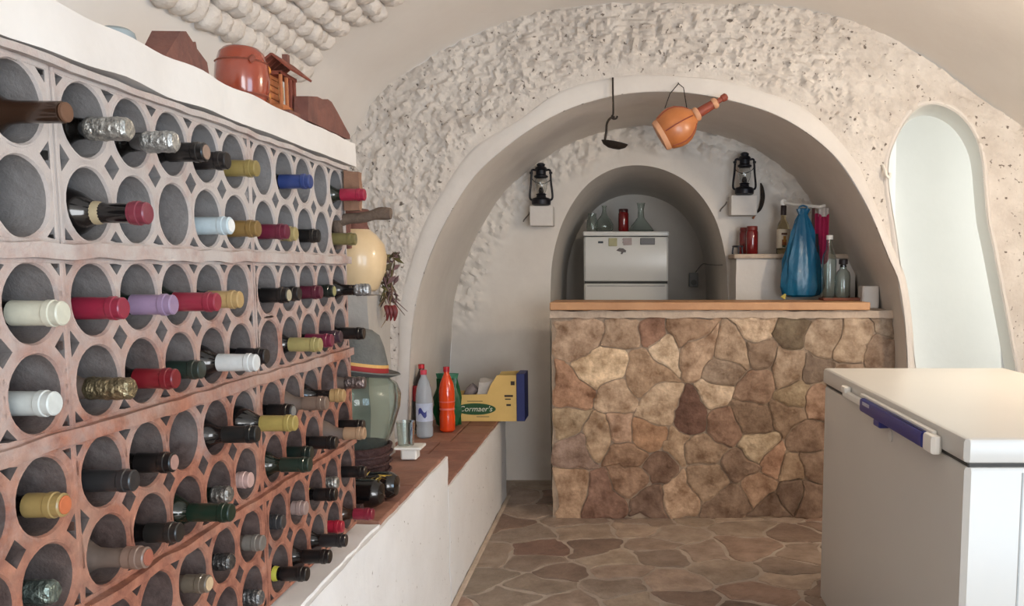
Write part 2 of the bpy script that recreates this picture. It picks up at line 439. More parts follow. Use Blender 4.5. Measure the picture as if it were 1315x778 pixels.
# the room's barrel vault with both long walls, from the arch wall back past the camera
vW = resample(VAULT, 160)
def vault_pt(u, v):
    k = min(160, int(round(u * 160))); p = vW[k]; y = YF + 0.02 - v * (YF + 2.55)
    a = 0.012 * nz((p.x, y, p.y), 1.6)
    return Vector((p.x + a, y, p.y + a * (1 if p.y > 1.8 else 0)))
def ent(q):   # entrance opening in the right wall
    y = sum(p.y for p in q) / 4; z = sum(p.z for p in q) / 4; x = sum(p.x for p in q) / 4
    return x > 2.0 and -1.05 < y < 0.35 and z < 2.0
mbl, mbc, mbr = MB(), MB(), MB()
full = MB().grid(vault_pt, 160, 70, skip=ent)
def sub(test):
    m = MB(); mp = {}
    for f_ in full.f:
        c = sum((Vector(full.v[i]) for i in f_), Vector()) / 4
        if test(c):
            idx = []
            for i in f_:
                if i not in mp: mp[i] = len(m.v); m.v.append(full.v[i])
                idx.append(mp[i])
            m.f.append(tuple(idx)); m.mi.append(0)
    return m
struct(sub(lambda c: c.x < 0 and c.z < 1.9).build('wall_left', M['ceiling'], None, True))
struct(sub(lambda c: c.x > 1.5 and c.z < 1.6).build('wall_right', M['ceiling'], None, True))
ceiling = sub(lambda c: not (c.x < 0 and c.z < 1.9) and not (c.x > 1.5 and c.z < 1.6)).build('ceiling', M['ceiling'], None, True); struct(ceiling)
# rear wall behind the camera with its wide gate opening
mb = MB()
mb.box((-1.6, -2.75, 0), (0.72, -2.53, 2.7)); mb.box((2.1, -2.75, 0), (2.4, -2.53, 2.7)); mb.box((0.72, -2.75, 2.4), (2.1, -2.53, 2.7))
struct(mb.build('wall_rear', M['plaster']))
# alcove back wall with the round-headed niche opening
NIC = spline([(-.452, 0), (-.452, .7), (-.449, 1.14), (-.43, 1.40), (-.36, 1.63), (-.235, 1.82), (-.075, 1.925), (.095, 1.953), (.27, 1.918), (.43, 1.82), (.56, 1.64), (.63, 1.40), (.65, 1.14), (.655, .7), (.655, 0)], 10)
nC = resample(NIC, 2 * NA)
def back_pt(u, v):
    k = min(2 * NA, int(round(u * 2 * NA))); a, o = nC[k], aC[k]; p = a.lerp(o, v); d = (o - p).length; x, z = p.x, p.y
    m = (1 - smooth(0.10, 0.21, d + 0.06 * nz((x, 1, z), 6))) * smooth(0.85, 1.15, z)
    r = abs(nz((x, 3, z), 12)) * 0.045 + max(0, nz((x, 8, z), 28)) * 0.035 + nz((x, 5, z), 50) * 0.010 + 0.02
    return Vector((x, YB - m * r - 0.005 * nz((x, 4, z), 3), z))
wall_back = MB().grid(back_pt, 2 * NA, 44).build('wall_back', M['alcove'], None, True); struct(wall_back)
nC2 = [Vector((0.105 + (p.x - 0.1) * 1.0, p.y if p.y < 1.2 else 1.2 + (p.y - 1.2) * 0.93, 0)) for p in nC]
struct(ruled(nC, nC2, YB, YN, 14).build('wall_niche', M['alcove'], None, True))
struct(MB().prism([(p.x, p.y) for p in nC2], lambda p: (p[0], YN - 0.005, p[1]), lambda p: (p[0], YN + 0.15, p[1])).build('wall_niche_back', M['alcove']))
# side passage behind the arched doorway on the right
def door_jamb(u, v):
    p = resD[min(len(resD) - 1, int(round(u * (len(resD) - 1))))]; y = YF - 0.012 + v * 0.34
    return Vector((p.x + 0.08 * v, y, p.y))
resD = resample(DOOR, 120)
struct(MB().grid(door_jamb, 120, 6).build('door_1', M['passage'], None, True))
dC = Vector((1.6, 1.2, 0))
def lip(u, v):
    p = resD[min(120, int(round(u * 120)))]; q = resD[min(120, int(round(u * 120)) + 1)]; o = resD[max(0, int(round(u * 120)) - 1)]
    t = (q - o).normalized(); n = Vector((-t.y, t.x, 0)); w = -0.004 + 0.026 * v
    p = p + n * w
    return Vector((p.x, YF - 0.009 * math.sin(math.pi * min(1, v * 0.9 + 0.12)) - 0.004 * nz((p.x, 1, p.y), 12), p.y))
struct(MB().grid(lip, 120, 6).build('trim_2', M['plaster'], None, True))
mb = MB()
mb.add([(1.47, 4.61, 0), (1.70, 5.45, 0), (1.70, 5.45, 2.5), (1.38, 4.61, 2.5)], [(0, 1, 2, 3)])
mb.add([(1.66, 5.45, 0), (3.4, 5.45, 0), (3.4, 5.45, 2.5), (1.66, 5.45, 2.5)], [(0, 1, 2, 3)])
mb.add([(1.2, 4.3, 2.45), (3.4, 4.3, 2.45), (3.4, 5.5, 2.45), (1.2, 5.5, 2.45)], [(0, 1, 2, 3)])
mb.add([(2.12, 4.61, 0), (3.4, 4.61, 0), (3.4, 4.61, 2.5), (1.9, 4.61, 2.5)], [(0, 1, 2, 3)])
struct(mb.build('wall_passage', M['passage']))
# floor: bed of grout with single flagstones
mb = MB(); mb.box((-1.7, -2.75, -0.12), (3.4, 7.0, 0.0))
floor = mb.build('floor', M['grout']); struct(floor, 'crazy paving floor of brown and grey flagstones in pale grout')
random.seed(21)
seeds = []
x0, x1, y0, y1 = -0.69, 2.22, 1.9, 5.25
tries = 0
while tries < 6000 and len(seeds) < 170:
    tries += 1
    p = (random.uniform(x0, x1), random.uniform(y0, y1)); rmin = random.choice((0.15, 0.20, 0.26, 0.32))
    if all((p[0] - q[0]) ** 2 * 0.62 + (p[1] - q[1]) ** 2 * 1.3 > rmin ** 2 for q in seeds): seeds.append(p)
FC = [tuple(0.3 * sum(c) / 3 + 0.7 * v for v in c) for c in [(150, 128, 112), (142, 116, 100), (156, 136, 118), (128, 104, 90), (148, 130, 114), (160, 140, 124), (138, 118, 104), (140, 110, 94), (130, 96, 82), (152, 134, 116)]]
for i, poly in enumerate(voronoi(seeds, (x0, y0, x1, y1))):
    if len(poly) < 3: continue
    b = stone_verts(poly, 0.011, 0.005, 0.045, lambda x, y, h: (x, y, h if h > 0 else -0.01), i)
    o = b.build('flagstone', M['flag'], floor, False)
    c = random.choice(FC); k = random.uniform(1.0, 1.3); o.color = (*lin(tuple(min(255, v * k) for v in c)), 1)
# whitewashed rubble rows of the unplastered vault
random.seed(5)
def lump_mesh(seed):
    import bmesh
    b = bmesh.new(); bmesh.ops.create_icosphere(b, subdivisions=3, radius=1)
    for v in b.verts:
        p = v.co.copy(); k = 1 + 0.22 * nz(p + Vector((seed * 7, 0, 0)), 1.4) + 0.13 * nz(p + Vector((0, seed * 5, 0)), 3.6)
        v.co = p * k
    me = bpy.data.meshes.new('vault_stone'); b.to_mesh(me); b.free(); me.materials.append(M['lump'])
    for p in me.polygons: p.use_smooth = True
    return me
LM = [lump_mesh(i) for i in range(6)]
arc = resample(VAULT, 2000); 
start = min(range(1000), key=lambda i: abs(arc[i].y - 2.085) + (0 if arc[i].x < 0 else 9))
ds = sum((arc[i + 1] - arc[i]).length for i in range(2000)) / 2000
for row in range(10):
    i = start + int(row * 0.077 / ds); p = arc[i]; t = (arc[i + 1] - arc[i - 1]).normalized()
    yy = 3.42 + random.uniform(-0.03, 0.03)
    while yy > 1.35:
        l = random.uniform(0.075, 0.105)
        o = link('vault_stone', random.choice(LM), ceiling)
        o.location = (p.x, yy - l / 2, p.y + random.uniform(-.006, .006))
        o.scale = (random.uniform(.042, .050), l * 0.58, random.uniform(.040, .052)); o.rotation_euler = (random.uniform(-.2, .2), math.atan2(-t.y, t.x), random.uniform(-.15, .15))
        yy -= l * 0.93

# ------------------------------------------------------------------ masonry bench along the left wall
bench = thing('masonry_bench', 'white plastered masonry bench in two steps under the bottle rack', 'bench', (-1.0, 2.5, 0))
def child_world(o, parent):      # geometry written in room coordinates under a thing that stands elsewhere
    o.parent = parent; o.location = -Vector(parent.location); return o
child_world(rough_box((-1.335, -1.0, 0), (-0.68, 3.27, 0.602), 0.05, 0.006).build('upper_step', M['bench'], None, True), bench)
child_world(rough_box((-1.335, 3.285, 0), (-0.68, 4.235, 0.478), 0.05, 0.005).build('lower_step', M['bench'], None, True), bench)
child_world(rough_box((-1.075, 4.235, 0), (-0.68, 4.90, 0.478), 0.05, 0.005).build('lower_step', M['bench'], None, True), bench)
child_world(rough_box((-1.34, 0.2, 0.596), (-0.69, 2.36, 0.610), 0.03, 0.006, 14).build('plaster_top', M['bench'], None, True), bench)
random.seed(3)
def bench_tiles(ya, yb, z):
    y = ya
    while y < yb - 0.02:
        ye = min(yb, y + 0.205); x = -1.325 if ye < 4.26 else -1.06
        while x < -0.70:
            xe = min(-0.686, x + 0.22)
            t = MB().box((x + .003, y + .003, z - 0.02), (xe - .003, ye - .003, z + random.uniform(.010, .013)), bev=0.004).build('floor_tile', M['tile'])
            t.color = (*lin(random.choice([(162, 120, 102), (154, 112, 94), (168, 128, 108), (148, 106, 90)])), 1)
            child_world(t, bench); x = xe
        y = ye
bench_tiles(2.37, 3.268, 0.603); bench_tiles(3.29, 4.89, 0.479)
struct(MB().box((-0.677, 1.5, 0.0), (-0.655, 4.9, 0.012), bev=0.004).build('baseboard_left', M['cap']))

# masonry behind and above the rack (ledge)
ledge = rough_box((-1.335, -1.0, 1.609), (-0.742, 2.42, 1.672), 0.03, 0.007, 8); struct(ledge.build('wall_ledge', M['plaster'], None, True))
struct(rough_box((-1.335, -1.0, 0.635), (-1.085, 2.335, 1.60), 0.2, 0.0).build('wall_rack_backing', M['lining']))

# ------------------------------------------------------------------ the clay bottle rack
RX, PIT, RI, RO, DEP = -0.745, 0.115, 0.0505, 0.0573, 0.315
TIER = [1.474, 1.226, 0.978, 0.735]; SEAM = [0.551, 1.147, 1.743]; BL = 0.596
def block_mesh(k):
    mb = MB(); n = 30
    for r_ in range(2):
        for c in range(5):
            cy, cz = (c - 2) * PIT, (0.5 - r_) * PIT
            rings = [(RO, -DEP), (RO, -0.002), (RO - 0.002, 0), (RI + 0.0022, 0), (RI, -0.004), (RI, -DEP)]
            vs = []
            for rr, xx in rings:
                for i in range(n):
                    a = 2 * math.pi * i / n; q = rr * (1 + 0.014 * nz((math.cos(a), math.sin(a), c + 7 * r_ + 31 * k), 1.1))
                    vs.append((xx + (0.0015 * nz((math.cos(a), c, r_ + k), 2) if xx > -0.01 else 0), cy + q * math.cos(a), cz + q * math.sin(a)))
            for j in range(5):
                fs = [(j * n + i, j * n + (i + 1) % n, (j + 1) * n + (i + 1) % n, (j + 1) * n + i) for i in range(n)]
                mb.add(vs[j * n:(j + 2) * n], [tuple(q - j * n for q in f_) for f_ in fs], 1 if j in (0, 4) else 0)
    h, w, t = 0.117, BL / 2 - 0.001, 0.0085
    ly, lz, nr = 2.5 * PIT, h - t, 40          # webs: small diamond gaps between the tubes, triangles along the frame
    for iz in (-1, 0, 1):
        for iy in range(6):
            gy, gz = -ly + iy * PIT, iz * lz
            cs = [(cy_, cz_) for cy_ in [(c - 2) * PIT for c in range(5)] for cz_ in (PIT / 2, -PIT / 2)]
            O, I = [], []
            for i in range(nr):
                a = 2 * math.pi * i / nr + 0.001; dy, dz = math.cos(a), math.sin(a); d = 0.09
                for cy_, cz_ in cs:
                    ey, ez = gy - cy_, gz - cz_; bq = ey * dy + ez * dz; cq = ey * ey + ez * ez - (RO - 0.003) ** 2; disc = bq * bq - cq
                    if disc > 0:
                        tt = -bq - math.sqrt(disc)
                        if tt > 0: d = min(d, tt)
                if dy: d = min(d, ((w - gy) / dy) if dy > 0 else ((-w - gy) / dy))
                if dz: d = min(d, ((h - gz) / dz) if dz > 0 else ((-h - gz) / dz))
                e = min(d, (0.0185 if iz == 0 else 0.0165) / (abs(dy) + abs(dz)))
                if abs(gy + dy * e) > w - t: e = max(0, min(e, (w - t - abs(gy)) / max(1e-4, abs(dy))))
                if abs(gz + dz * e) > h - t + 1e-6: e = 0.0
                O.append((-0.0006, gy + dy * d, gz + dz * d)); I.append((gy + dy * e, gz + dz * e))
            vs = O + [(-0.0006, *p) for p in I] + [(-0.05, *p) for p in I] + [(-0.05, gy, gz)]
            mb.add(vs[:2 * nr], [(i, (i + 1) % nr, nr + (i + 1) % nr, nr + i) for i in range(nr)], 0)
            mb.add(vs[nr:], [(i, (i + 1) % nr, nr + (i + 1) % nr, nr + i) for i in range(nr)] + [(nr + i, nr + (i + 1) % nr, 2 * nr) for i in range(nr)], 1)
    mb.box((-DEP, -w, h - t), (0.001, w, h), bev=0.0025); mb.box((-DEP, -w, -h), (0.001, w, -h + t), bev=0.0025)
    mb.box((-DEP, -w, -h), (0.0, -w + t, h), bev=0.0025); mb.box((-DEP, w - t, -h), (0.0, w, h), bev=0.0025)
    return mb.mesh('clay_block', [M['rack'], M['lining']], True)
rack = thing('bottle_rack', 'terracotta bottle rack of whitewashed tube blocks stacked along the left wall', 'wine rack', (RX, 1.45, 0.618))
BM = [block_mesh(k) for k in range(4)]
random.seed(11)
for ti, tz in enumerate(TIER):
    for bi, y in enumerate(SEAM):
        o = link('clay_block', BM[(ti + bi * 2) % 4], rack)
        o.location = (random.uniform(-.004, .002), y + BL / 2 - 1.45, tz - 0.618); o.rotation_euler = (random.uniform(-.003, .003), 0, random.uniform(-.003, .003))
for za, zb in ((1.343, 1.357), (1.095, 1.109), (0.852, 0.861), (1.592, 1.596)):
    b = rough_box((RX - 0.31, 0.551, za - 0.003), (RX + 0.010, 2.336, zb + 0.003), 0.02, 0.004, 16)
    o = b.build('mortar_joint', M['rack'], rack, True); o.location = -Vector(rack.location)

# ------------------------------------------------------------------ bottles in the rack
def frame_x(p):   # lathe axis Z -> room +X
    return Matrix(((0, 0, 1, p[0]), (0, 1, 0, p[1]), (-1, 0, 0, p[2]), (0, 0, 0, 1)))
AX = Matrix(((0, 0, 1, 0), (0, 1, 0, 0), (-1, 0, 0, 0), (0, 0, 0, 1)))
GL = {'green': plain((20, 30, 22), 0.12, 0, 0.4), 'black': plain((18, 16, 16), 0.15, 0, 0.4), 'brown': plain((52, 34, 24), 0.2, 0, 0.4),
      'clear': glass('clear_bottle_glass', (196, 196, 196), 0.08), 'dusty': plain((104, 88, 78), 0.7)}
_bc = {}
def body_mesh(g):
    if ('b', g) not in _bc:   # tip (mouth) at z=0, base at z=-0.30
        pr = [(0.0, -0.285), (0.022, -0.29), (0.030, -0.300), (0.0355, -0.297), (0.0372, -0.285), (0.0372, -0.125), (0.0355, -0.108), (0.029, -0.092), (0.0205, -0.080),
              (0.0155, -0.070), (0.0140, -0.055), (0.0136, -0.012), (0.0136, -0.002), (0.011, -0.001)]
        _bc[('b', g)] = MB().lathe(pr, 22, AX).mesh('glass_body', GL[g], True)
    return _bc[('b', g)]
def caps_mesh(col, ln, foil):
    k = ('c', col, ln, foil)
    if k not in _bc:
        rr = 0.0160
        pr = [(0.0139, -ln), (rr + .0003, -ln + .0006), (rr, -ln * 0.6), (rr - .0003, -0.018), (rr + .0012, -0.0165), (rr + .0012, -0.009), (rr - .0004, -0.008), (rr - .0004, 0.0006), (rr - .0022, 0.0022), (0.0, 0.0026)]
        if foil:
            pr = [(0.0139, -ln)] + [(rr + 0.0002 + 0.0006 * math.sin(i * 2.1), -ln + 0.003 + (ln - 0.004) * i / 9) for i in range(10)] + [(rr * 0.8, 0.004), (0.0, 0.005)]
            mt = mottled('foil_%d_%d_%d' % col, col, 0.28, tuple(v * 0.6 for v in col), 120, 0.9, 0.5, 160, 'object', 0.8)
        else: mt = plain(col, 0.32, 0.0, 0.25)
        rip = (lambda a, z: 1 + 0.035 * math.sin(5 * a + z * 160)) if foil else None
        _bc[k] = MB().lathe(pr, 22, AX, ripple=rip).mesh('capsule', mt, True)
    return _bc[k]
def disc_mesh(col):
    k = ('d', col)
    if k not in _bc: _bc[k] = MB().lathe([(0.0122, 0.0), (0.0122, 0.0034), (0.0108, 0.0042), (0.0, 0.0042)], 18, AX).mesh('cork', plain(col, 0.8)); 
    return _bc[k]
def ring_mesh(col):
    k = ('r', col)
    if k not in _bc: _bc[k] = MB().lathe([(0.0142, -0.105), (0.0175, -0.088), (0.0162, -0.066), (0.0142, -0.060)], 20, AX).mesh('neck_label', plain(col, 0.6), True)
    return _bc[k]
ORD = ['first', 'second', 'third', 'fourth', 'fifth', 'sixth', 'seventh', 'eighth', 'ninth', 'tenth', 'eleventh', 'twelfth']
def hole(row, col):
    b = 0 if col < 0 else 1 if col < 5 else 2
    i = col + 5 if b == 0 else col if b == 1 else col - 5
    return SEAM[b] + BL / 2 + (i - 2) * PIT, TIER[row // 2] + (0.5 - row % 2) * PIT
def rack_bottle(row, col, out, g, cap, cname, ln=0.055, foil=False, cork=None, neck=None):
    """out: how far the mouth stands out of the rack face"""
    y, z = hole(row, col)
    dull = lambda c: c and tuple(int(0.80 * v + 0.20 * sum(c) / 3 * 0.92) for v in c)
    cap, cork, neck = dull(cap), dull(cork), dull(neck)
    t = thing('wine_bottle', '%s wine bottle, %s rack row from top, %s hole from far end' % (cname, ORD[row], ORD[9 - col]), 'bottle',
              (RX + max(0.002, out), y + random.uniform(-.004, .004), z - RI + 0.0375 + 0.0008), (0, random.uniform(-0.012, 0.01), random.uniform(-0.03, 0.03)), 'wine bottles in the clay rack')
    link('glass_body', body_mesh(g), t)
    if cap: link('capsule', caps_mesh(cap, ln, foil), t)
    if cork: link('cork', disc_mesh(cork), t)
    if neck: link('neck_label', ring_mesh(neck), t)
BLK, GOLD, DGR, WHT, SILV = (24, 22, 22), (150, 128, 66), (26, 36, 30), (214, 212, 200), (196, 196, 190)
CORK = (190, 156, 118)
# row, hole, metres the mouth stands out of the rack, glass, capsule colour, look, details
BOTTLES = [
    (0, -1, 0.055, 'brown', None, 'uncapped dark brown', dict(cork=(112, 72, 46))),
    (0, 0, 0.058, 'clear', SILV, 'clear glass silver foiled', dict(foil=True)),
    (0, 1, 0.060, 'clear', (206, 208, 206), 'clear glass pale foil', dict(foil=True, ln=0.045)),
    (0, 2, 0.052, 'black', BLK, 'black capsuled', dict(ln=0.06, cork=(150, 120, 100))),
    (0, 3, 0.036, 'black', (30, 26, 26), 'black capsuled', dict(ln=0.06)),
    (0, 4, 0.038, 'green', GOLD, 'olive gold capsuled', dict(ln=0.07)),
    (0, 6, 0.052, 'black', (40, 62, 128), 'blue capsuled', dict(ln=0.066)),
    (0, 9, 0.069, 'green', (172, 22, 56), 'bright crimson capsuled', dict(ln=0.06)),
    (1, 0, 0.078, 'black', (134, 44, 60), 'dusky red tipped', dict(ln=0.022, neck=(180, 160, 120))),
    (1, 3, 0.036, 'green', (186, 204, 212), 'pale blue capsuled', dict(ln=0.066, cork=(226, 226, 222))),
    (1, 4, 0.038, 'brown', (138, 104, 50), 'bronze gold capsuled', dict(ln=0.06)),
    (1, 5, 0.039, 'green', (112, 24, 50), 'burgundy capsuled', dict(ln=0.06)),
    (1, 6, 0.014, 'green', (170, 150, 92), 'pale gold capsuled', dict(ln=0.05)),
    (1, 7, 0.024, 'black', BLK, 'black capsuled', dict(ln=0.06)),
    (1, 9, 0.041, 'green', (124, 112, 62), 'olive capsuled', dict(ln=0.06)),
    (2, -1, 0.040, 'black', (206, 204, 182), 'cream capsuled', dict(ln=0.062)),
    (2, 0, 0.036, 'green', (156, 28, 56), 'crimson capsuled', dict(ln=0.068)),
    (2, 1, 0.045, 'green', (150, 122, 156), 'lilac capsuled', dict(ln=0.062)),
    (2, 2, 0.061, 'green', (158, 36, 58), 'raspberry red capsuled', dict(ln=0.07)),
    (2, 3, 0.048, 'green', (186, 150, 92), 'gold capsuled', dict(ln=0.055)),
    (2, 5, 0.037, 'black', BLK, 'black capsuled', dict(ln=0.055, cork=(170, 156, 124))),
    (2, 6, 0.018, 'black', (32, 28, 28), 'black capsuled', dict(ln=0.05, neck=(200, 196, 176))),
    (2, 7, 0.025, 'black', (92, 24, 44), 'wine red capsuled', dict(ln=0.06)),
    (2, 8, 0.018, 'green', DGR, 'dark green capsuled', dict(ln=0.06, cork=(160, 150, 90))),
    (2, 9, 0.072, 'black', (200, 204, 206), 'silver foiled', dict(ln=0.035, foil=True)),
    (3, -1, 0.020, 'clear', (206, 210, 206), 'white capsuled', dict(ln=0.07)),
    (3, 0, 0.039, 'dusty', (176, 160, 120), 'crumpled gold foiled', dict(ln=0.06, foil=True)),
    (3, 1, 0.046, 'black', (130, 18, 30), 'glossy dark red capsuled', dict(ln=0.06)),
    (3, 2, 0.027, 'green', (36, 50, 42), 'dark green capsuled', dict(ln=0.055)),
    (3, 3, 0.074, 'black', (208, 210, 208), 'white capsuled dark glass', dict(ln=0.068)),
    (3, 4, 0.044, 'black', (28, 26, 28), 'black capsuled', dict(ln=0.055)),
    (3, 6, 0.061, 'black', (168, 152, 88), 'matt gold capsuled', dict(ln=0.068)),
    (3, 7, 0.049, 'black', (122, 28, 58), 'magenta capsuled', dict(ln=0.06)),
    (3, 8, 0.031, 'black', (66, 44, 56), 'dark plum capsuled', dict(ln=0.055)),
    (3, 9, 0.056, 'black', BLK, 'black capsuled', dict(ln=0.06)),
    (4, -1, 0.021, 'black', (168, 138, 76), 'gold ringed', dict(ln=0.045, cork=(206, 100, 48))),
    (4, 0, 0.039, 'black', (46, 46, 48), 'charcoal capsuled', dict(ln=0.07)),
    (4, 1, 0.035, 'black', BLK, 'black capsuled', dict(ln=0.055, cork=(170, 124, 108))),
    (4, 3, 0.069, 'black', (24, 28, 28), 'black capsuled', dict(ln=0.06)),
    (4, 4, 0.096, 'black', (170, 146, 70), 'yellow gold capsuled', dict(ln=0.066)),
    (4, 5, 0.037, 'black', BLK, 'black capsuled', dict(ln=0.05, cork=(120, 116, 110))),
    (4, 6, 0.071, 'dusty', (120, 96, 82), 'dusty brown capsuled', dict(ln=0.05)),
    (4, 7, 0.072, 'black', (176, 138, 84), 'tan capped black', dict(ln=0.03)),
    (4, 9, 0.052, 'dusty', (150, 134, 130), 'pewter grey foiled', dict(ln=0.05, foil=True)),
    (5, -1, -0.015, 'clear', (150, 170, 160), 'pale green foiled', dict(ln=0.05, foil=True)),
    (5, 0, 0.050, 'dusty', (132, 104, 90), 'dusty brown', dict(ln=0.03, cork=(164, 84, 60))),
    (5, 1, 0.036, 'black', (38, 36, 34), 'black capsuled', dict(ln=0.05)),
    (5, 2, 0.068, 'green', (22, 46, 32), 'bottle green capsuled', dict(ln=0.07)),
    (5, 3, 0.010, 'green', (180, 178, 170), 'recessed silver foiled', dict(ln=0.03, foil=True)),
    (5, 4, -0.010, 'clear', (200, 160, 150), 'recessed pale pink capped', dict(ln=0.025)),
    (5, 5, 0.071, 'green', (28, 48, 38), 'dark green capsuled', dict(ln=0.06)),
    (5, 6, 0.033, 'green', (26, 40, 34), 'dark green capsuled', dict(ln=0.06)),
    (5, 7, 0.050, 'black', BLK, 'black capsuled', dict(ln=0.06)),
    (5, 8, 0.083, 'dusty', (172, 134, 98), 'tan capsuled', dict(ln=0.05)),
    (5, 9, 0.048, 'black', BLK, 'black capsuled', dict(ln=0.06)),
    (6, 2, 0.021, 'dusty', (110, 96, 80), 'dusty corked', dict(ln=0.04, cork=(204, 172, 128))),
    (6, 3, 0.009, 'black', (120, 118, 116), 'recessed grey foiled', dict(ln=0.03, foil=True)),
    (6, 4, 0.022, 'dusty', (120, 112, 104), 'dusty grey capped', dict(ln=0.035)),
    (6, 5, 0.007, 'black', (60, 58, 60), 'recessed dark capped', dict(ln=0.03)),
    (6, 6, 0.016, 'clear', (160, 132, 124), 'pinkish grey capped', dict(ln=0.03)),
    (6, 7, 0.045, 'black', BLK, 'yellow necked black capped', dict(ln=0.05, neck=(190, 176, 60))),
    (6, 8, 0.009, 'clear', (206, 202, 192), 'white foiled', dict(ln=0.03, foil=True)),
    (6, 9, 0.047, 'black', BLK, 'black capsuled', dict(ln=0.06)),
    (7, 4, 0.011, 'black', (150, 150, 150), 'silver foiled', dict(ln=0.035, foil=True)),
    (7, 5, 0.056, 'black', BLK, 'yellow necked black capped', dict(ln=0.055, neck=(200, 192, 50))),
    (7, 6, 0.067, 'black', (20, 18, 18), 'black capsuled', dict(ln=0.06)),
    (7, 7, 0.066, 'black', (34, 32, 34), 'black capsuled', dict(ln=0.06)),
    (7, 8, 0.021, 'black', (190, 24, 48), 'scarlet capsuled', dict(ln=0.05)),
    (7, 9, 0.066, 'brown', (140, 22, 46), 'cherry red capsuled', dict(ln=0.05)),
]
random.seed(2)
for b in BOTTLES:
    rack_bottle(*b[:6], **b[6])
# ------------------------------------------------------------------ stone bar
bar = thing('stone_bar', 'stone clad bar counter with a wooden plank top across the alcove', 'bar counter', (0.5, 4.45, 0))
child_world(rough_box((-0.373, 4.465, 0), (1.405, 4.74, 1.075), 0.04, 0.005, 14).build('counter_wall', M['mortar'], None, True), bar)
child_world(rough_box((-0.378, 4.442, 1.073), (1.40, 4.755, 1.112), 0.025, 0.009, 14).build('cement_cap', M['cap'], None, True), bar)
BARS = [(-0.218, 0.999, (166, 138, 112)), (0.009, 1.007, (160, 134, 108)), (0.134, 1.015, (132, 88, 66)), (0.221, 0.905, (206, 184, 152)),
        (0.330, 1.007, (150, 118, 90)), (-0.266, 0.794, (176, 116, 72)), (-0.109, 0.810, (216, 190, 150)), (0.127, 0.778, (168, 138, 106)),
        (0.409, 0.889, (172, 142, 114)), (-0.282, 0.667, (164, 116, 84)), (-0.030, 0.635, (182, 154, 124)), (0.175, 0.603, (184, 160, 130)),
        (0.364, 0.683, (170, 142, 112)), (0.490, 0.643, (202, 182, 154)), (0.536, 0.794, (140, 122, 104)), (0.396, 0.564, (96, 58, 46)),
        (0.507, 0.508, (142, 106, 86)), (-0.283, 0.540, (160, 138, 104)), (-0.268, 0.363, (136, 110, 98)), (-0.126, 0.322, (188, 162, 130)),
        (-0.125, 0.467, (170, 142, 110)), (-0.015, 0.491, (170, 134, 108)), (0.144, 0.459, (168, 122, 84)), (0.287, 0.395, (172, 144, 112)),
        (0.049, 0.347, (140, 104, 76)), (0.414, 0.379, (150, 124, 98)), (0.526, 0.298, (92, 72, 58)), (-0.294, 0.168, (172, 138, 106)),
        (-0.110, 0.120, (122, 82, 66)), (0.049, 0.225, (138, 102, 76)), (0.168, 0.250, (110, 78, 60)), (0.145, 0.087, (104, 76, 62)),
        (0.296, 0.152, (184, 152, 122)), (0.432, 0.087, (48, 38, 36)), (0.447, 0.217, (148, 122, 96)), (0.560, 0.087, (124, 100, 82)),
        (0.721, 1.007, (196, 174, 146)), (0.878, 0.999, (92, 80, 58)), (1.035, 0.952, (158, 140, 118)), (1.193, 0.920, (164, 144, 120)),
        (1.284, 1.007, (184, 166, 142)), (1.374, 0.889, (142, 120, 100)), (1.417, 0.999, (150, 134, 114)), (0.707, 0.897, (128, 106, 86)),
        (0.865, 0.826, (158, 138, 116)), (0.582, 0.873, (160, 136, 110)), (0.999, 0.810, (112, 98, 86)), (0.552, 0.770, (136, 120, 102)),
        (0.695, 0.699, (142, 112, 92)), (0.915, 0.683, (150, 134, 104)), (0.681, 0.540, (126, 102, 82)), (0.871, 0.556, (136, 112, 90)),
        (1.020, 0.603, (164, 130, 108)), (0.984, 0.443, (130, 104, 86)), (0.849, 0.459, (128, 104, 84)), (0.699, 0.387, (180, 164, 134)),
        (0.653, 0.282, (124, 98, 80)), (0.780, 0.298, (178, 134, 108)), (0.719, 0.177, (164, 130, 104)), (0.908, 0.250, (152, 128, 102)),
        (0.895, 0.136, (100, 78, 64)), (0.641, 0.054, (164, 138, 108)), (0.784, 0.054, (108, 86, 72)), (1.007, 0.103, (120, 96, 80)),
        (1.027, 0.282, (128, 104, 86)), (1.167, 0.715, (140, 116, 96)), (1.310, 0.667, (150, 126, 104)), (1.418, 0.731, (132, 110, 92)),
        (1.156, 0.524, (134, 110, 90)), (1.331, 0.475, (140, 116, 94)), (1.455, 0.556, (128, 106, 88)), (1.161, 0.331, (126, 102, 84)),
        (1.321, 0.282, (140, 114, 92)), (1.462, 0.331, (130, 108, 90)), (1.150, 0.136, (122, 98, 82)), (1.310, 0.103, (110, 88, 74)),
        (1.453, 0.120, (128, 104, 86))]

def stone_tone(c):
    mean = (150, 126, 104); c = tuple(0.78 * v + 0.22 * m_ for v, m_ in zip(c, mean)); l = sum(c) / 3; return tuple(min(250, (l + 0.70 * (v - l)) * 1.27 + 5) for v in c)
BARS = [b for i, b in enumerate(BARS) if i % 7 != 5]
sd = [(b[0], b[1]) for b in BARS]
for i, poly in enumerate(voronoi(sd, (-0.372, 0.0, 1.42, 1.078))):
    if len(poly) < 3: continue
    b = stone_verts(poly, 0.0032, 0.005 + 0.009 * ((i * 37) % 10) / 10, 0.045, lambda x, z, h: (x, 4.462 - h, z), i + 300)
    o = b.build('stone', M['barstone'], None, False); o.color = (*lin(stone_tone(BARS[i][2])), 1); child_world(o, bar)
for k, (ya, yb) in enumerate(((4.415, 4.60), (4.603, 4.775))):
    o = MB().box((-0.378, ya, 1.114), (1.275, yb, 1.155), bev=0.005).build('plank', M['wood']); child_world(o, bar)

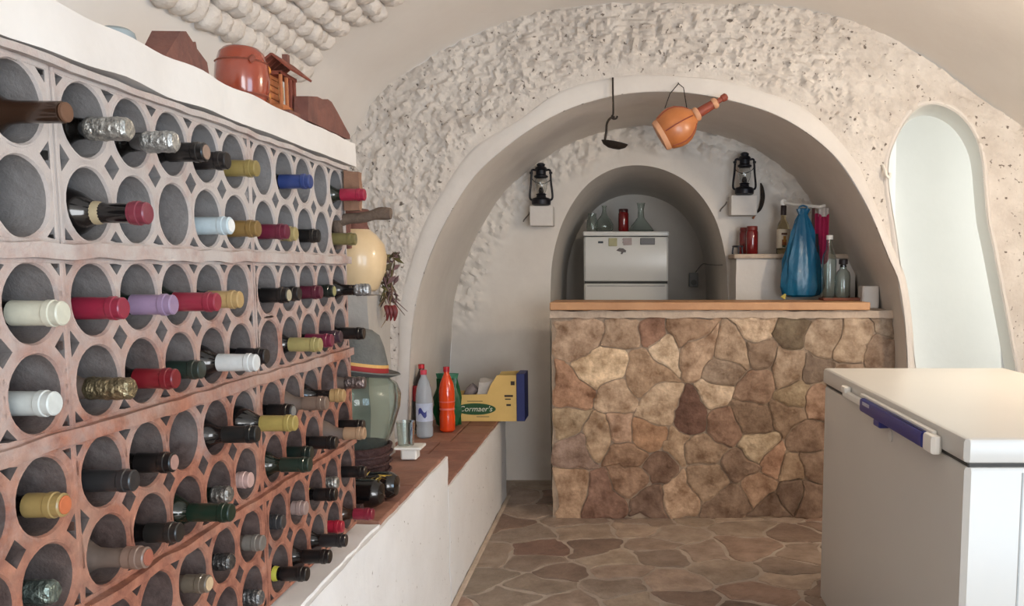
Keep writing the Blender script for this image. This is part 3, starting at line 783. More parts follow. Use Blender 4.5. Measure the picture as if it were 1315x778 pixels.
# ------------------------------------------------------------------ chest freezer
fx0, fx1, fy0, fy1, ft = 0.768, 1.458, 1.885, 3.25, 0.950
fz = thing('chest_freezer', 'white chest freezer with a blue lid handle in front of the bar', 'freezer', ((fx0 + fx1) / 2, (fy0 + fy1) / 2, 0))
def fchild(mb, name, mat, sm=True): return child_world(mb.build(name, mat, None, sm), fz)
fchild(MB().box((fx0 + .004, fy0 + .006, 0.045), (fx1, fy1, ft - .066), bev=0.012), 'body', M['freezer'])
fchild(MB().box((fx0 + .010, fy0 + .012, ft - .070), (fx1 - .01, fy1 - .01, ft - .054), bev=0.003), 'gasket', M['gasket'])
fchild(MB().box((fx0 - .003, fy0 - .003, ft - .058), (fx1 + .003, fy1 + .003, ft), bev=0.011), 'lid', M['freezer'])
for x in (fx0 + .06, fx1 - .06):
    for y in (fy0 + .07, fy1 - .07):
        fchild(MB().lathe([(.022, 0), (.024, .006), (.018, .012), (.016, .05)], 16, Matrix.Translation((x, y, 0))), 'foot', M['gasket'])
fchild(MB().box((fx0 - .016, 2.055, ft - .026), (fx0 - .002, 2.69, ft - .016), bev=0.003), 'handle_rail', M['whiteplastic'])
fchild(MB().box((fx0 - .030, 2.085, ft - .066), (fx0 - .002, 2.65, ft - .024), bev=0.008), 'handle', M['blueplastic'])
fchild(MB().box((fx0 - .029, 2.018, ft - .068), (fx0 - .002, 2.087, ft - .022), bev=0.008), 'handle_end', M['whiteplastic'])
fchild(MB().box((fx0 - .022, 2.65, ft - .055), (fx0 - .002, 2.89, ft - .034), bev=0.005), 'handle_end', M['whiteplastic'])
fchild(MB().box((fx0 - .026, 2.84, ft - .040), (fx0 - .002, 2.895, ft - .018), bev=0.005), 'hinge_cover', M['whiteplastic'])
fchild(MB().box((fx0 - .026, 2.45, ft - .084), (fx0 + .006, 2.51, ft - .064), bev=0.004), 'latch', M['blueplastic'])
fchild(MB().lathe([(.017, 0), (.017, .004), (.013, .006), (0, .006)], 20, Matrix.Translation((fx0 + .005, 2.43, ft - .102)) @ Matrix.Rotation(R(-90), 4, 'Y')), 'lock', M['freezer'])
fchild(MB().box((fx0 - .0312, 2.54, ft - .040), (fx0 - .0298, 2.61, ft - .030)), 'badge', plain((170, 172, 190), 0.4))
fchild(MB().box((fx0 + .13, fy0 + .0045, 0.06), (fx0 + .134, fy0 + .0075, ft - .08)), 'panel_seam', plain((168, 170, 168), 0.5))

# ------------------------------------------------------------------ fridge in the niche
FX0, FX1, FY = -0.268, 0.31, 5.9
fr = thing('refrigerator', 'small white two door refrigerator standing in the arched niche', 'refrigerator', (0.02, 6.2, 0))
def frc(mb, name, mat, sm=True): return child_world(mb.build(name, mat, None, sm), fr)
frc(MB().box((FX0, FY + .05, 0.03), (FX1, 6.5, 1.545), bev=0.008), 'cabinet', M['fridge'])
frc(MB().box((FX0 - .004, FY + .006, 1.55), (FX1 + .004, 6.5, 1.581), bev=0.006), 'top_panel', M['fridge'])
up = frc(MB().box((FX0, FY, 1.240), (FX1, FY + .048, 1.545), bev=0.012), 'freezer_door', M['fridge'])
dn = frc(MB().box((FX0, FY, 0.06), (FX1, FY + .048, 1.226), bev=0.012), 'door', M['fridge'])
frc(MB().box((FX0 + .004, FY + .012, 1.224), (FX1 - .004, FY + .05, 1.243)), 'gasket', M['gasket'])
frc(MB().box((FX0 + .02, FY - .002, 1.205), (FX1 - .02, FY + .010, 1.214), bev=0.003), 'handle_groove', plain((190, 188, 184), 0.4))
def magnet(label, x0, x1, z0, z1, col, shape=None):
    m = MB()
    if shape: m.prism(shape, lambda p: (x0 + p[0] * (x1 - x0), FY - .0006, z0 + p[1] * (z1 - z0)), lambda p: (x0 + p[0] * (x1 - x0), FY - .007, z0 + p[1] * (z1 - z0)))
    else: m.box((x0, FY - .007, z0), (x1, FY - .0006, z1), bev=0.0025)
    return tag(m.build('fridge_magnet', plain(col, 0.35)), label, 'magnet', 'magnets on the fridge door')
magnet('small black fridge magnet at the corner of freezer door', -0.170, -0.135, 1.500, 1.514, (40, 46, 56))
magnet('square olive fridge magnet with darker centre', -0.098, -0.040, 1.480, 1.535, (170, 164, 116))
magnet('pinkish grey fridge magnet with scalloped edge', -0.004, 0.060, 1.486, 1.536, (160, 140, 134), [(0.1, 0), (1, 0.05), (1, 1), (0.1, 1), (0, 0.8), (0.08, 0.6), (0, 0.4), (0.1, 0.2)])
magnet('dark rectangular picture magnet on the freezer door', 0.118, 0.218, 1.490, 1.536, (84, 76, 72))
magnet('dark brown animal shaped fridge magnet', -0.046, 0.022, 1.425, 1.468, (70, 52, 40), [(0, 0.6), (0.3, 1), (0.7, 0.95), (1, 0.6), (0.95, 0.3), (0.75, 0.35), (0.6, 0), (0.45, 0.05), (0.5, 0.4), (0.3, 0.45)])
def glassware(name, label, cat, loc, prof, mat='clear', wall=0.0025, n=28, group=None):
    t = thing(name, label, cat, loc, group=group)
    inner = [(max(0.0, r - wall), z + (wall if i == 0 else 0)) for i, (r, z) in enumerate(prof)][::-1]
    base_r = inner[-1][0]
    pr = [(0, prof[0][1])] + list(prof) + inner + [(0, inner[-1][1])]
    MB().lathe(pr, n, cap=False).build('glass_body', M[mat], t, True)
    return t
glassware('glass_bottle', 'clear round bellied glass bottle on the fridge', 'bottle', (-0.13, 6.02, 1.5815), [(.05, 0), (.062, .02), (.064, .05), (.045, .085), (.022, .115), (.014, .14), (.013, .17), (.017, .172), (.017, .182)])
t = glassware('glass_jug', 'small clear glass jug beside the round bottle on fridge', 'jug', (-0.215, 6.06, 1.5815), [(.035, 0), (.04, .03), (.038, .08), (.028, .11), (.03, .13)])
glassware('glass_decanter', 'clear wide based glass decanter on the fridge', 'decanter', (0.125, 6.03, 1.5815), [(.085, 0), (.09, .012), (.075, .035), (.045, .07), (.024, .10), (.020, .15), (.026, .19), (.030, .20)])
def red_jar(name, label, loc, r, h, lidcol=(60, 20, 24)):
    t = thing(name, label, 'jar', loc)
    MB().lathe([(r * .9, 0), (r, .006), (r, h * .78), (r * .92, h * .84), (r * .82, h * .87)], 24).build('glass_body', M['redglass'], t, True)
    MB().lathe([(r * .86, h * .86), (r * .9, h * .865), (r * .9, h * .985), (r * .85, h), (0, h)], 24, cap=True).build('lid', plain(lidcol, 0.4), t, True)
    return t
red_jar('preserve_jar', 'dark red preserve jar standing on the fridge', (0.003, 5.98, 1.5815), 0.036, 0.155)
# socket and cable on the niche side
t = thing('wall_socket', 'grey surface mounted power socket in the niche by fridge', 'socket', (0.55, 6.70, 1.24))
MB().box((-.035, -.02, -.055), (.035, .038, .055), bev=0.006).build('housing', plain((150, 150, 148), 0.5), t)
MB().lathe([(.022, 0), (.022, .003), (.0, .003)], 18, Matrix.Translation((0, -.019, -.02)) @ Matrix.Rotation(R(90), 4, 'X')).build('outlet', plain((110, 110, 108), 0.5), t)
cb = MB().tube(spline([(0.565, 6.69, 1.30), (0.59, 6.4, 1.36), (0.60, 6.0, 1.355), (0.605, 5.6, 1.35), (0.61, 5.30, 1.35)], 6), 0.004, 6).build('power_cable', plain((150, 142, 134), 0.6))
tag(cb, 'thin grey power cable running along the niche wall', 'cable')

# ------------------------------------------------------------------ behind the bar, on the alcove back wall
sb = thing('masonry_shelf', 'white masonry block with a thin shelf top beside the niche', 'shelf', (0.80, 5.15, 0))
child_world(rough_box((0.662, 5.03, 0), (1.36, 5.31, 1.385), 0.06, 0.003).build('shelf_body', M['plaster'], None, True), sb)
child_world(MB().box((0.645, 5.0, 1.386), (1.33, 5.29, 1.412), bev=0.005).build('shelf_top', M['cap']), sb)
red_jar('preserve_jar', 'brown red preserve jar in front on the masonry shelf', (0.765, 5.12, 1.4125), 0.036, 0.165, (120, 40, 34))
red_jar('preserve_jar', 'brown red preserve jar behind on the masonry shelf', (0.735, 5.20, 1.4125), 0.036, 0.160, (110, 36, 34))
t = thing('iron_trivet', 'small black iron trivet on the masonry shelf', 'trivet', (0.675, 5.07, 1.4125))
MB().tube([(.03 * math.cos(a), .03 * math.sin(a), .045) for a in [k * math.pi / 6 for k in range(12)]], .005, 6, closed=True).build('ring', M['iron'], t, True)
for k in range(3):
    a = k * 2.094 + .5; MB().tube([(.03 * math.cos(a), .03 * math.sin(a), .045), (.034 * math.cos(a), .034 * math.sin(a), 0)], .005, 6).build('leg', M['iron'], t, True)
# liquor bottle
t = thing('liquor_bottle', 'clear liquor bottle with a printed label and dark cap', 'bottle', (0.945, 5.10, 1.4125))
MB().lathe([(.034, 0), (.038, .006), (.038, .15), (.030, .18), (.016, .205), (.0145, .235)], 24).build('glass_body', glass('liquor_glass', (226, 216, 180), 0.05), t, True)
MB().lathe([(.017, .228), (.017, .282), (.015, .285), (0, .285)], 18).build('cap', plain((50, 36, 34), 0.5), t, True)
lb = MB().lathe([(.0386, .035), (.0386, .145)], 24, cap=False).build('label', plain((226, 216, 196), 0.6), t, True)
for (za, zb, a0, a1, col) in ((.05, .085, 1.2, 1.9, (150, 84, 40)), (.07, .105, 1.3, 1.7, (190, 140, 60)), (.112, .124, 1.1, 2.0, (90, 60, 44)), (.04, .052, 1.35, 1.85, (70, 90, 60))):
    m = MB().grid(lambda u, v: Vector((.0391 * math.cos(-(a0 + (a1 - a0) * u)), .0391 * math.sin(-(a0 + (a1 - a0) * u)), za + (zb - za) * v)), 8, 2)
    m.build('label_print', plain(col, 0.6), lb, True)
# blue bag on a hook
hk = thing('wall_hook', 'white painted peg on the right alcove wall holding bags', 'hook', (0.93, 5.0, 1.71))
MB().tube([(0, .03, .0), (.06, -.05, -.02), (.17, -.16, -.04), (.20, -.14, -.03)], .009, 8).build('peg', M['whiteplastic'], hk, True)
MB().lathe([(.016, 0), (.018, .006), (.0, .012)], 12, Matrix.Translation((0, .03, 0)) @ Matrix.Rotation(R(90), 4, 'X')).build('knob', M['whiteplastic'], hk, True)
t = thing('plastic_bag', 'blue plastic carrier bag hanging above the bar', 'bag', (1.01, 4.86, 1.165))
def bagr(a, z):
    k = 1 - z / 0.47; return 1 + (0.10 * math.sin(7 * a + 3 * z * 9) + 0.06 * math.sin(13 * a + 1)) * (0.5 + 0.8 * (1 - k)) + 0.05 * nz((math.cos(a), math.sin(a), z * 6), 1.7)
bp_ = [(.02, .012), (.07, .003), (.102, .015), (.118, .06), (.114, .13), (.10, .21), (.083, .29), (.062, .37), (.040, .43), (.024, .465)]
sq = Matrix.Diagonal((1.0, 0.55, 1, 1))
MB().lathe(bp_, 48, sq, ripple=bagr).build('pouch', M['bagblue'], t, True)
MB().lathe([(.022, .46), (.030, .478), (.036, .495), (.020, .50)], 20, sq, ripple=bagr).build('knot', M['bagblue'], t, True)
for s in (-1, 1):
    MB().tube(spline([(s * .018, 0, .48), (s * .022, -.004, .505), (0.0, 0.0, .515)], 5), .005, 6).build('handle', M['bagblue'], t, True)
t = thing('hanging_cloth', 'magenta cloth hanging on the peg behind the blue bag', 'cloth', (1.125, 4.90, 1.36))
MB().grid(lambda u, v: Vector((-.045 + .085 * u, .012 * math.sin(u * 11) + .006, .27 * v + .01 * math.sin(u * 7))), 24, 8).build('cloth', plain((168, 28, 78), 0.8), t, True)
MB().grid(lambda u, v: Vector((-.02 + .06 * u, .012 * math.sin(u * 9) - .004, .26 + .05 * v)), 16, 4).build('white_fold', plain((214, 206, 200), 0.8), t, True)
tag(MB().tube([(1.072, 4.865, 1.33), (1.070, 4.868, 1.665)], [.011, .009], 8).build('wooden_stick', plain((74, 30, 28), 0.6), None, True), 'dark red wooden stick hanging beside the blue bag', 'stick')
tag(MB().tube(spline([(1.088, 4.845, 1.30), (1.086, 4.85, 1.42), (1.082, 4.86, 1.52)], 4), [.016] * 9, 8).build('umbrella_sleeve', plain((30, 28, 36), 0.6), None, True), 'narrow black sleeve hanging under the magenta cloth', 'umbrella')
tag(MB().tube([(0.875, 4.70, 1.166), (0.89, 4.70, 1.19)], [.016, .004], 8).build('lemon_wedge', plain((196, 178, 90), 0.6), None, True), 'small yellow wedge on the bar under the bag', 'fruit')
# bar-top bottles on a board
t = thing('wooden_board', 'dark brown wooden board lying on the bar top', 'board', (1.215, 4.70, 1.1555))
MB().box((-.13, -.055, 0), (.135, .065, .014), bev=0.004).build('board', plain((128, 66, 40), 0.6), t)
MB().box((.135, -.012, .002), (.165, .016, .012), bev=0.004).build('handle', plain((128, 66, 40), 0.6), t)
t = glassware('glass_bottle', 'tall clear glass bottle with white cap on the bar', 'bottle', (1.125, 4.70, 1.170), [(.036, 0), (.039, .01), (.039, .20), (.034, .23), (.018, .265), (.016, .315)])
MB().lathe([(.0185, .315), (.0185, .338), (0, .34)], 18).build('cap', M['whiteplastic'], t, True)
t = glassware('glass_bottle', 'short clear glass bottle with dark stopper on the bar', 'bottle', (1.205, 4.71, 1.170), [(.038, 0), (.041, .01), (.041, .115), (.034, .14), (.019, .155), (.018, .175)])
MB().lathe([(.016, .165), (.016, .18), (.024, .182), (.024, .205), (.02, .21), (0, .21)], 18).build('stopper', plain((44, 34, 34), 0.5), t, True)
tag(MB().box((1.285, 4.60, 1.114), (1.375, 4.70, 1.235), bev=0.008).build('white_block', M['plaster']), 'white plaster block standing at the bar end', 'block')
# lantern brackets and lanterns
def lantern(loc, label, blabel, bw):
    x, y, z = loc
    br = thing('lantern_shelf', blabel, 'shelf', (x, YB - 0.008, z - 0.12))
    MB().box((-bw, -.13, 0), (bw, .0, .118), bev=0.004).build('shelf_box', M['plaster'], br)
    MB().tube([(-bw - .04, -.012, .06 + .02 * math.sin(k)) if False else (-bw - .012 - .02 * (1 - math.cos(k * .6)), -.006, .09 - .012 * k) for k in range(6)], .004, 6).build('wire', plain((120, 112, 104), 0.6), br, True)
    t = thing('hurricane_lantern', label, 'lantern', (x, y - 0.07, z + .0005), group='hurricane lanterns on the alcove wall')
    MB().lathe([(.045, 0), (.056, .006), (.058, .03), (.05, .042), (.03, .048), (.026, .06), (.032, .066), (.02, .072)], 24).build('fuel_tank', M['iron'], t, True)
    MB().lathe([(.014, .07), (.016, .085), (.010, .105), (0, .107)], 16).build('burner', M['iron'], t, True)
    MB().lathe([(.024, .072), (.036, .10), (.039, .125), (.034, .15), (.027, .165), (.0255, .165), (.0325, .15), (.0375, .125), (.0345, .10), (.0225, .072)], 24, cap=False).build('globe', M['globe'], t, True)
    MB().lathe([(.034, .16), (.042, .166), (.042, .172), (.03, .18), (.03, .205), (.040, .21), (.030, .225), (.022, .228), (.026, .240), (.016, .248), (0, .25)], 24).build('hood', M['iron'], t, True)
    for s in (-1, 1):
        MB().tube(spline([(s * .045, 0, .03), (s * .064, 0, .038), (s * .067, 0, .065), (s * .060, 0, .13), (s * .056, 0, .19), (s * .05, 0, .208), (s * .028, 0, .206)], 5), .0065, 8).build('side_tube', M['iron'], t, True)
        MB().lathe([(.010, 0), (.010, .012), (0, .014)], 10, Matrix.Translation((s * .058, 0, .185))).build('bail_ear', M['iron'], t, True)
    MB().tube(spline([(-.062, .004, .19), (-.05, .03, .15), (0, .045, .13), (.05, .03, .15), (.062, .004, .19)], 6), .0022, 6).build('bail', M['iron'], t, True)
lantern((-0.487, YB - 0.06, 1.702), 'black hurricane lantern on the shelf left of the niche', 'small white wall shelf under the lantern left of niche', 0.070)
lantern((0.722, YB - 0.06, 1.764), 'black hurricane lantern on the shelf right of the niche', 'small white wall shelf under the lantern right of niche', 0.078)
t = thing('sickle', 'dark curved sickle blade hanging on the alcove wall beside lantern', 'sickle', (0.83, YB - 0.022, 1.66))
m = MB(); pts = spline([(-.022, 0, .0), (.005, 0, .03), (.020, 0, .09), (.016, 0, .15), (.006, 0, .185)], 6)
m.tube(pts, [max(.002, .013 * math.sin(math.pi * (i + 1) / (len(pts) + 2))) for i in range(len(pts))], 8); m.build('blade', M['rust'], t, True)
MB().tube([(-.022, 0, .0), (-.038, 0, -.03)], .006, 8).build('handle', M['hutwood'], t, True)

# ------------------------------------------------------------------ hanging on the arch
t = thing('iron_oil_lamp', 'dark iron oil lamp hanging by a hook from the arch', 'oil lamp', (-0.045, 4.225, 1.905))
MB().lathe([(.0, .0), (.03, .002), (.055, .014), (.066, .030), (.062, .030), (.05, .018), (.0, .008)], 24, Matrix.Diagonal((1, .8, 1, 1)) @ Matrix.Rotation(R(10), 4, 'Y')).build('pan', M['rust'], t, True)
MB().tube(spline([(-.045, 0, .025), (-.036, 0, .08), (-.032, 0, .12), (-.015, 0, .145), (.006, 0, .15)], 5), .0055, 8).build('arm', M['rust'], t, True)
MB().tube(spline([(.018, 0, .155), (.012, 0, .143), (-.004, 0, .142), (-.008, 0, .155), (-.002, 0, .168), (-.003, 0, .25), (-.004, 0, .335)], 6), .0045, 8).build('hook_rod', M['rust'], t, True)
MB().tube([(-.004, 0, .33), (-.004, .035, .334)], .005, 6).build('nail', M['rust'], t, True)
# gourd flask
ax = Vector((0.495 - 0.185, 0, 2.146 - 1.962)); ang = math.atan2(ax.z, ax.x)
t = thing('gourd_flask', 'orange gourd flask with red leather neck hanging on the arch', 'flask', (0.185, 4.185, 1.962), (0, R(90) - ang, 0))
MB().lathe([(.064, .0), (.084, .02), (.095, .055), (.098, .085), (.090, .118), (.070, .148), (.046, .170), (.028, .187)], 36, Matrix.Diagonal((1, .7, 1, 1))).build('body', M['gourd'], t, True)
MB().lathe([(.056, -.014), (.072, -.012), (.078, .0), (.078, .012), (.065, .006), (0, .0)], 36, Matrix.Diagonal((1, .7, 1, 1))).build('base_ring', M['rim'], t, True)
for k in range(6):
    a = k * math.pi / 3 + .5
    MB().tube([(r_ * 1.01 * math.cos(a), r_ * 1.01 * .7 * math.sin(a), z_) for r_, z_ in [(.084, .02), (.095, .055), (.098, .085), (.090, .118), (.070, .148), (.046, .170)]], .003, 6).build('strap', M['leather'], t, True)
MB().lathe([(.030, .180), (.034, .186), (.034, .200), (.028, .206)], 24).build('collar', M['rim'], t, True)
MB().lathe([(.024, .200), (.023, .24), (.021, .285)], 24).build('neck_wrap', M['leather'], t, True)
MB().lathe([(.024, .282), (.027, .288), (.026, .302), (.018, .308)], 24).build('collar', M['rim'], t, True)
MB().lathe([(.014, .300), (.012, .33), (.017, .335), (.018, .355), (.010, .362), (0, .362)], 18).build('stopper', M['leather'], t, True)
iv = t.matrix_basis.inverted()
for pts in ([(0.268, 4.262, 2.225), (0.268, 4.24, 2.215), (0.225, 4.2, 2.16), (0.20, 4.188, 2.09)], [(0.268, 4.24, 2.215), (0.29, 4.21, 2.19), (0.305, 4.19, 2.09)]):
    MB().tube([iv @ Vector(p) for p in pts], .0022, 6).build('wire', M['rust'], t, True)
tag(MB().tube(spline([(1.272, 4.262, 1.83), (1.276, 4.235, 1.80), (1.282, 4.225, 1.775), (1.296, 4.23, 1.77), (1.30, 4.24, 1.79)], 4), .007, 8).build('wall_hook', M['whiteplastic'], None, True), 'small white hook beside the arched doorway', 'hook')

# ------------------------------------------------------------------ on the ledge above the rack
LZ = 1.677
def roof_tile(label, y0, y1, prof, x, thick, rz=0):
    t = thing('clay_tile', label, 'roof tile', (x, (y0 + y1) / 2, LZ), (0, 0, rz))
    L_ = y1 - y0
    def f_(s): return lambda p: Vector((s * thick / 2 + .006 * nz((p[0] * 9, p[1] * 9, s), 1), (p[0] - .5) * L_, p[1]))
    MB().prism(prof, f_(-1), f_(1)).build('shard', M['brownclay'], t)
    return t
roof_tile('broken brown roof tile at the near end of ledge', 1.485, 1.665, [(0, 0), (0.93, 0), (1, .008), (.93, .035), (.75, .052), (.70, .062), (.62, .058), (.48, .070), (.35, .064), (.2, .036), (.06, .012)], -0.80, 0.045, 0.05)
roof_tile('wedge shaped brown roof tile at the far end of ledge', 2.08, 2.395, [(0, 0), (.92, 0), (1, .003), (.99, .014), (.85, .032), (.68, .058), (.55, .076), (.45, .077), (.36, .069), (.22, .069), (.02, .058)], -0.765, 0.035, 0.0)
tag(MB().lathe([(.03, 0), (.035, .02), (.028, .05), (.02, .055)], 16, Matrix.Translation((-0.86, 1.50, LZ))).build('grey_pot', plain((150, 160, 162), 0.6), None, True), 'small pale grey pot behind the broken tile', 'pot')
t = thing('barrel_jar', 'glossy reddish brown barrel shaped clay jar on the ledge', 'jar', (-0.835, 1.93, LZ)); t.scale = (.58, .58, .76)
MB().lathe([(.070, 0), (.078, .008), (.094, .05), (.098, .085), (.094, .12), (.080, .155), (.064, .168), (.058, .17), (.058, .162), (0, .158)], 36).build('body', M['glazed'], t, True)
for z in (.035, .128): MB().lathe([(.0885 if z < .1 else .0915, z - .004), (.093 if z < .1 else .0955, z), (.0905 if z < .1 else .089, z + .004)], 36, cap=False).build('band', M['hutroof'], t, True)
MB().lathe([(.010, 0), (.010, .015), (.006, .02), (0, .021)], 12, Matrix.Translation((.062, -.07, .125)) @ Matrix.Rotation(R(60), 4, 'Y')).build('bung', M['hutroof'], t, True)
for k, (yy, zz) in enumerate(((.06, .10), (.065, .07), (.06, .045), (.07, .12))):
    MB().lathe([(.012, 0), (.010, .008), (0, .012)], 8, Matrix.Translation((.07, yy, zz)) @ Matrix.Rotation(R(70), 4, 'Y')).build('relief_grape', plain((190, 120, 50), 0.3), t, True)
# miniature wooden hut
t = thing('miniature_hut', 'miniature wooden hut with a pitched brown roof on ledge', 'model house', (-0.80, 2.075, LZ)); t.scale = (.72, .80, .80)
MB().box((-.05, -.075, 0), (.05, .075, .018), bev=0.003).build('base', M['brownclay'], t)
MB().box((-.045, -.06, .018), (.02, .055, .036)).build('porch', M['hutwood'], t)
for k in range(5):
    z = .036 + k * .0185
    MB().box((-.045, -.058, z + .0008), (-.02, .040, z + .0177), bev=0.003).build('plank', M['hutwood'], t)
for yy in (-.055, -.012, .018, .048):
    MB().box((.008, yy - .005, .036), (.018, yy + .005, .128), bev=0.002).build('post', M['hutroof'] if yy > 0 else M['hutwood'], t)
MB().box((-.02, -.06, .120), (.02, .055, .13)).build('beam', M['hutroof'], t)
w = MB().box((-.021, .004, .062), (-.016, .034, .10)).build('window', plain((232, 196, 140), 0.6), t)
MB().box((-.0205, .0175, .062), (-.0145, .0205, .10)).build('mullion', M['hutroof'], w)
for s in (-1, 1):
    rot = Matrix.Translation((0, 0, .172)) @ Matrix.Rotation(s * R(36), 4, 'Y')
    for k in range(6):
        lo_, hi_ = (-.088 + k * .028, -.062 + k * .028)
        m = MB().box((0 if s > 0 else -.075, lo_, -.004), (.075 if s > 0 else 0, hi_, .003), bev=0.0015, mtx=rot); m.build('roof_board', M['hutroof'], t)
MB().box((-.012, .02, .16), (.006, .038, .195)).build('chimney', M['brownclay'], t)
MB().box((.0, .06, .018), (.03, .11, .034), bev=0.003).build('trough', M['hutroof'], t)
tag(MB().lathe([(.012, 0), (.02, .004), (.021, .018), (.01, .026), (0, .027)], 12, Matrix.Translation((-0.80, 2.165, LZ))).build('white_pebble', plain((222, 216, 210), 0.6), None, True), 'small white pebble between the hut and wedge tile', 'pebble')

# ------------------------------------------------------------------ beyond the rack end, on the bench
BZ = 0.617
struct(rough_box((-1.34, 2.95, 0.62), (-0.88, 3.24, 1.235), 0.03, 0.010, 7).build('wall_pier', M['greyplaster'], None, True))
t = thing('ceramic_jug', 'ochre glazed ceramic jug with brown neck on the pier', 'jug', (-0.935, 3.04, 1.247))
MB().lathe([(.055, 0), (.068, .01), (.094, .07), (.100, .12), (.092, .165), (.065, .20), (.042, .218)], 32).build('body', M['jug'], t, True)
MB().lathe([(.045, .212), (.036, .235), (.034, .265), (.044, .285), (.036, .288), (.026, .27), (0, .26)], 24).build('neck', M['brownclay'], t, True)
MB().tube(spline([(.0, -.042, .262), (0, -.085, .25), (0, -.105, .20), (0, -.094, .15)], 5), .010, 8).build('handle', M['brownclay'], t, True)
# dried bunch
t = thing('dried_bunch', 'dried herbs and red peppers bunched on the wall beside jug', 'dried herbs', (-0.845, 3.10, 1.14))
random.seed(9)
for k in range(34):
    a = random.uniform(-.6, .6); z0 = random.uniform(.10, .17); l = random.uniform(.05, .13); s = random.choice((-1, 1, 1))
    MB().tube(spline([(random.uniform(-.012, .012), random.uniform(-.02, .02), z0), (a * l * .6, random.uniform(-.03, .03), z0 + s * l * .5), (a * l + random.uniform(-.02, .02), random.uniform(-.04, .04), z0 + s * l)], 3), [.003, .003, .0028, .0025, .002, .0015, .001], 5).build('stem', plain(random.choice([(86, 78, 44), (120, 98, 70), (96, 70, 62), (110, 84, 84)]), 0.8), t, True)
for k in range(26):
    c = Vector((random.uniform(-.025, .04), random.uniform(-.035, .02), random.uniform(.06, .24))); d = Vector((random.uniform(-1, 1), random.uniform(-1, 1), random.uniform(-1, 1))).normalized(); e = d.cross(Vector((.3, .8, .5))).normalized()
    l = random.uniform(.012, .028)
    MB().add([c - d * l, c + e * l * .4 + Vector((0, 0, .003)), c + d * l, c - e * l * .4 + Vector((0, 0, .003)), c + Vector((0, -.004, -.002))], [(0, 1, 4), (1, 2, 4), (2, 3, 4), (3, 0, 4)]).build('leaf', plain(random.choice([(92, 84, 44), (120, 100, 76), (104, 76, 76), (70, 62, 40)]), 0.8), t)
for k in range(4):
    x = random.uniform(-.01, .03); MB().tube(spline([(x, -.02, .055), (x + .008, -.025, .03), (x + .002, -.02, .0)], 4), [.007, .009, .0095, .009, .008, .0065, .005, .0035, .0015], 7).build('pepper', plain((112, 34, 34), 0.5), t, True)
# demijohn with a hat
t = thing('demijohn', 'pale green glass demijohn in a dark wicker base on bench', 'demijohn', (-0.880, 2.775, BZ))
prf = [(.085, .10), (.118, .17), (.146, .26), (.150, .30), (.138, .335), (.10, .362), (.05, .378), (.03, .39), (.028, .43)]
inner = [(r - .004, z) for r, z in prf][::-1]
MB().lathe([(0, .10)] + prf + inner + [(0, .105)], 36, cap=False).build('glass_body', M['greenglass'], t, True)
MB().lathe([(.094, 0), (.100, .01), (.104, .06), (.110, .11), (.118, .135), (.110, .137), (.09, .10), (0, .096)], 36, ripple=lambda a, z: 1 + .012 * math.sin(24 * a) * math.sin(z * 400)).build('wicker_base', M['wicker'], t, True)
for z in (.02, .05, .08, .11): MB().tube([((.105 + z * .09) * math.cos(k * .2094), (.105 + z * .09) * math.sin(k * .2094), z + .003 * math.sin(k * 6)) for k in range(30)], .0055, 6, closed=True).build('wicker_band', M['wicker'], t, True)
t = thing('felt_hat', 'grey felt hat with a red ribbon resting on the demijohn', 'hat', (-0.872, 2.775, 0.985), (R(-4), R(9), 0))
MB().lathe([(.0, .152), (.03, .150), (.055, .136), (.075, .10), (.092, .055), (.100, .02), (.106, .012), (.135, .022), (.139, .018), (.108, .004), (.096, .008), (.088, .05), (.070, .096), (.05, .13), (0, .145)], 36, ripple=lambda a, z: 1 + .03 * math.sin(2 * a)).build('felt', M['felt'], t, True)
MB().lathe([(.1012, .018), (.0985, .034)], 36, cap=False, ripple=lambda a, z: 1 + .03 * math.sin(2 * a)).build('ribbon', plain((150, 30, 34), 0.7), t, True)
MB().lathe([(.0990, .034), (.0966, .044)], 36, cap=False, ripple=lambda a, z: 1 + .03 * math.sin(2 * a)).build('ribbon', plain((206, 160, 92), 0.7), t, True)
# two dark bottles lying on the bench beside the demijohn, one with gold foil
def lying(label, tip, yaw, g, cap, foil, extra=None):
    t = thing('wine_bottle', label, 'bottle', tip, (0, 0, yaw), 'bottles lying on the bench')
    link('glass_body', body_mesh(g), t); link('capsule', caps_mesh(cap, 0.06, foil), t)
    return t
def lying_thick(label, loc, yaw, col, name='champagne_bottle'):
    t = thing(name, label, 'bottle', loc, (0, 0, yaw), 'bottles lying on the bench')
    pr = [(0, -.02), (.030, -.015), (.040, 0), (.0425, .01), (.0425, .15), (.036, .18), (.022, .215), (.016, .25), (.0145, .285), (0.012, .286)]
    MB().lathe(pr, 26, AX).build('glass_body', GL['black'], t, True)
    return t
a = lying_thick('black champagne bottle lying base outwards with gold foil scrap', (-0.735, 2.505, BZ + .0425), R(172), 'black')
m = MB()
random.seed(4)
for k in range(9):
    p = Vector((-.02 + random.uniform(0, .07), random.uniform(-.04, .0), .036 + random.uniform(0, .014)))
    q = [p + Vector((random.uniform(-.014, .014), random.uniform(-.014, .014), random.uniform(-.004, .012))) for _ in range(3)]; n_ = (q[1] - q[0]).cross(q[2] - q[0]).normalized() * .0008
    m.add([*(v - n_ for v in q), *(v + n_ for v in q)], [(2, 1, 0), (3, 4, 5), (0, 1, 4, 3), (1, 2, 5, 4), (2, 0, 3, 5)])
m.build('gold_foil', plain((214, 184, 96), 0.3, 0.8), a)
lying_thick('black bottle lying base outwards behind the foiled bottle', (-0.715, 2.60, BZ + .0425), R(176), 'black')
tag(rough_box((-0.80, 2.40, BZ), (-0.755, 2.44, BZ + .03), .01, .006, 30).build('cork_scrap', M['wicker'], None, True), 'dark cork scrap lying on the bench by bottles', 'cork')
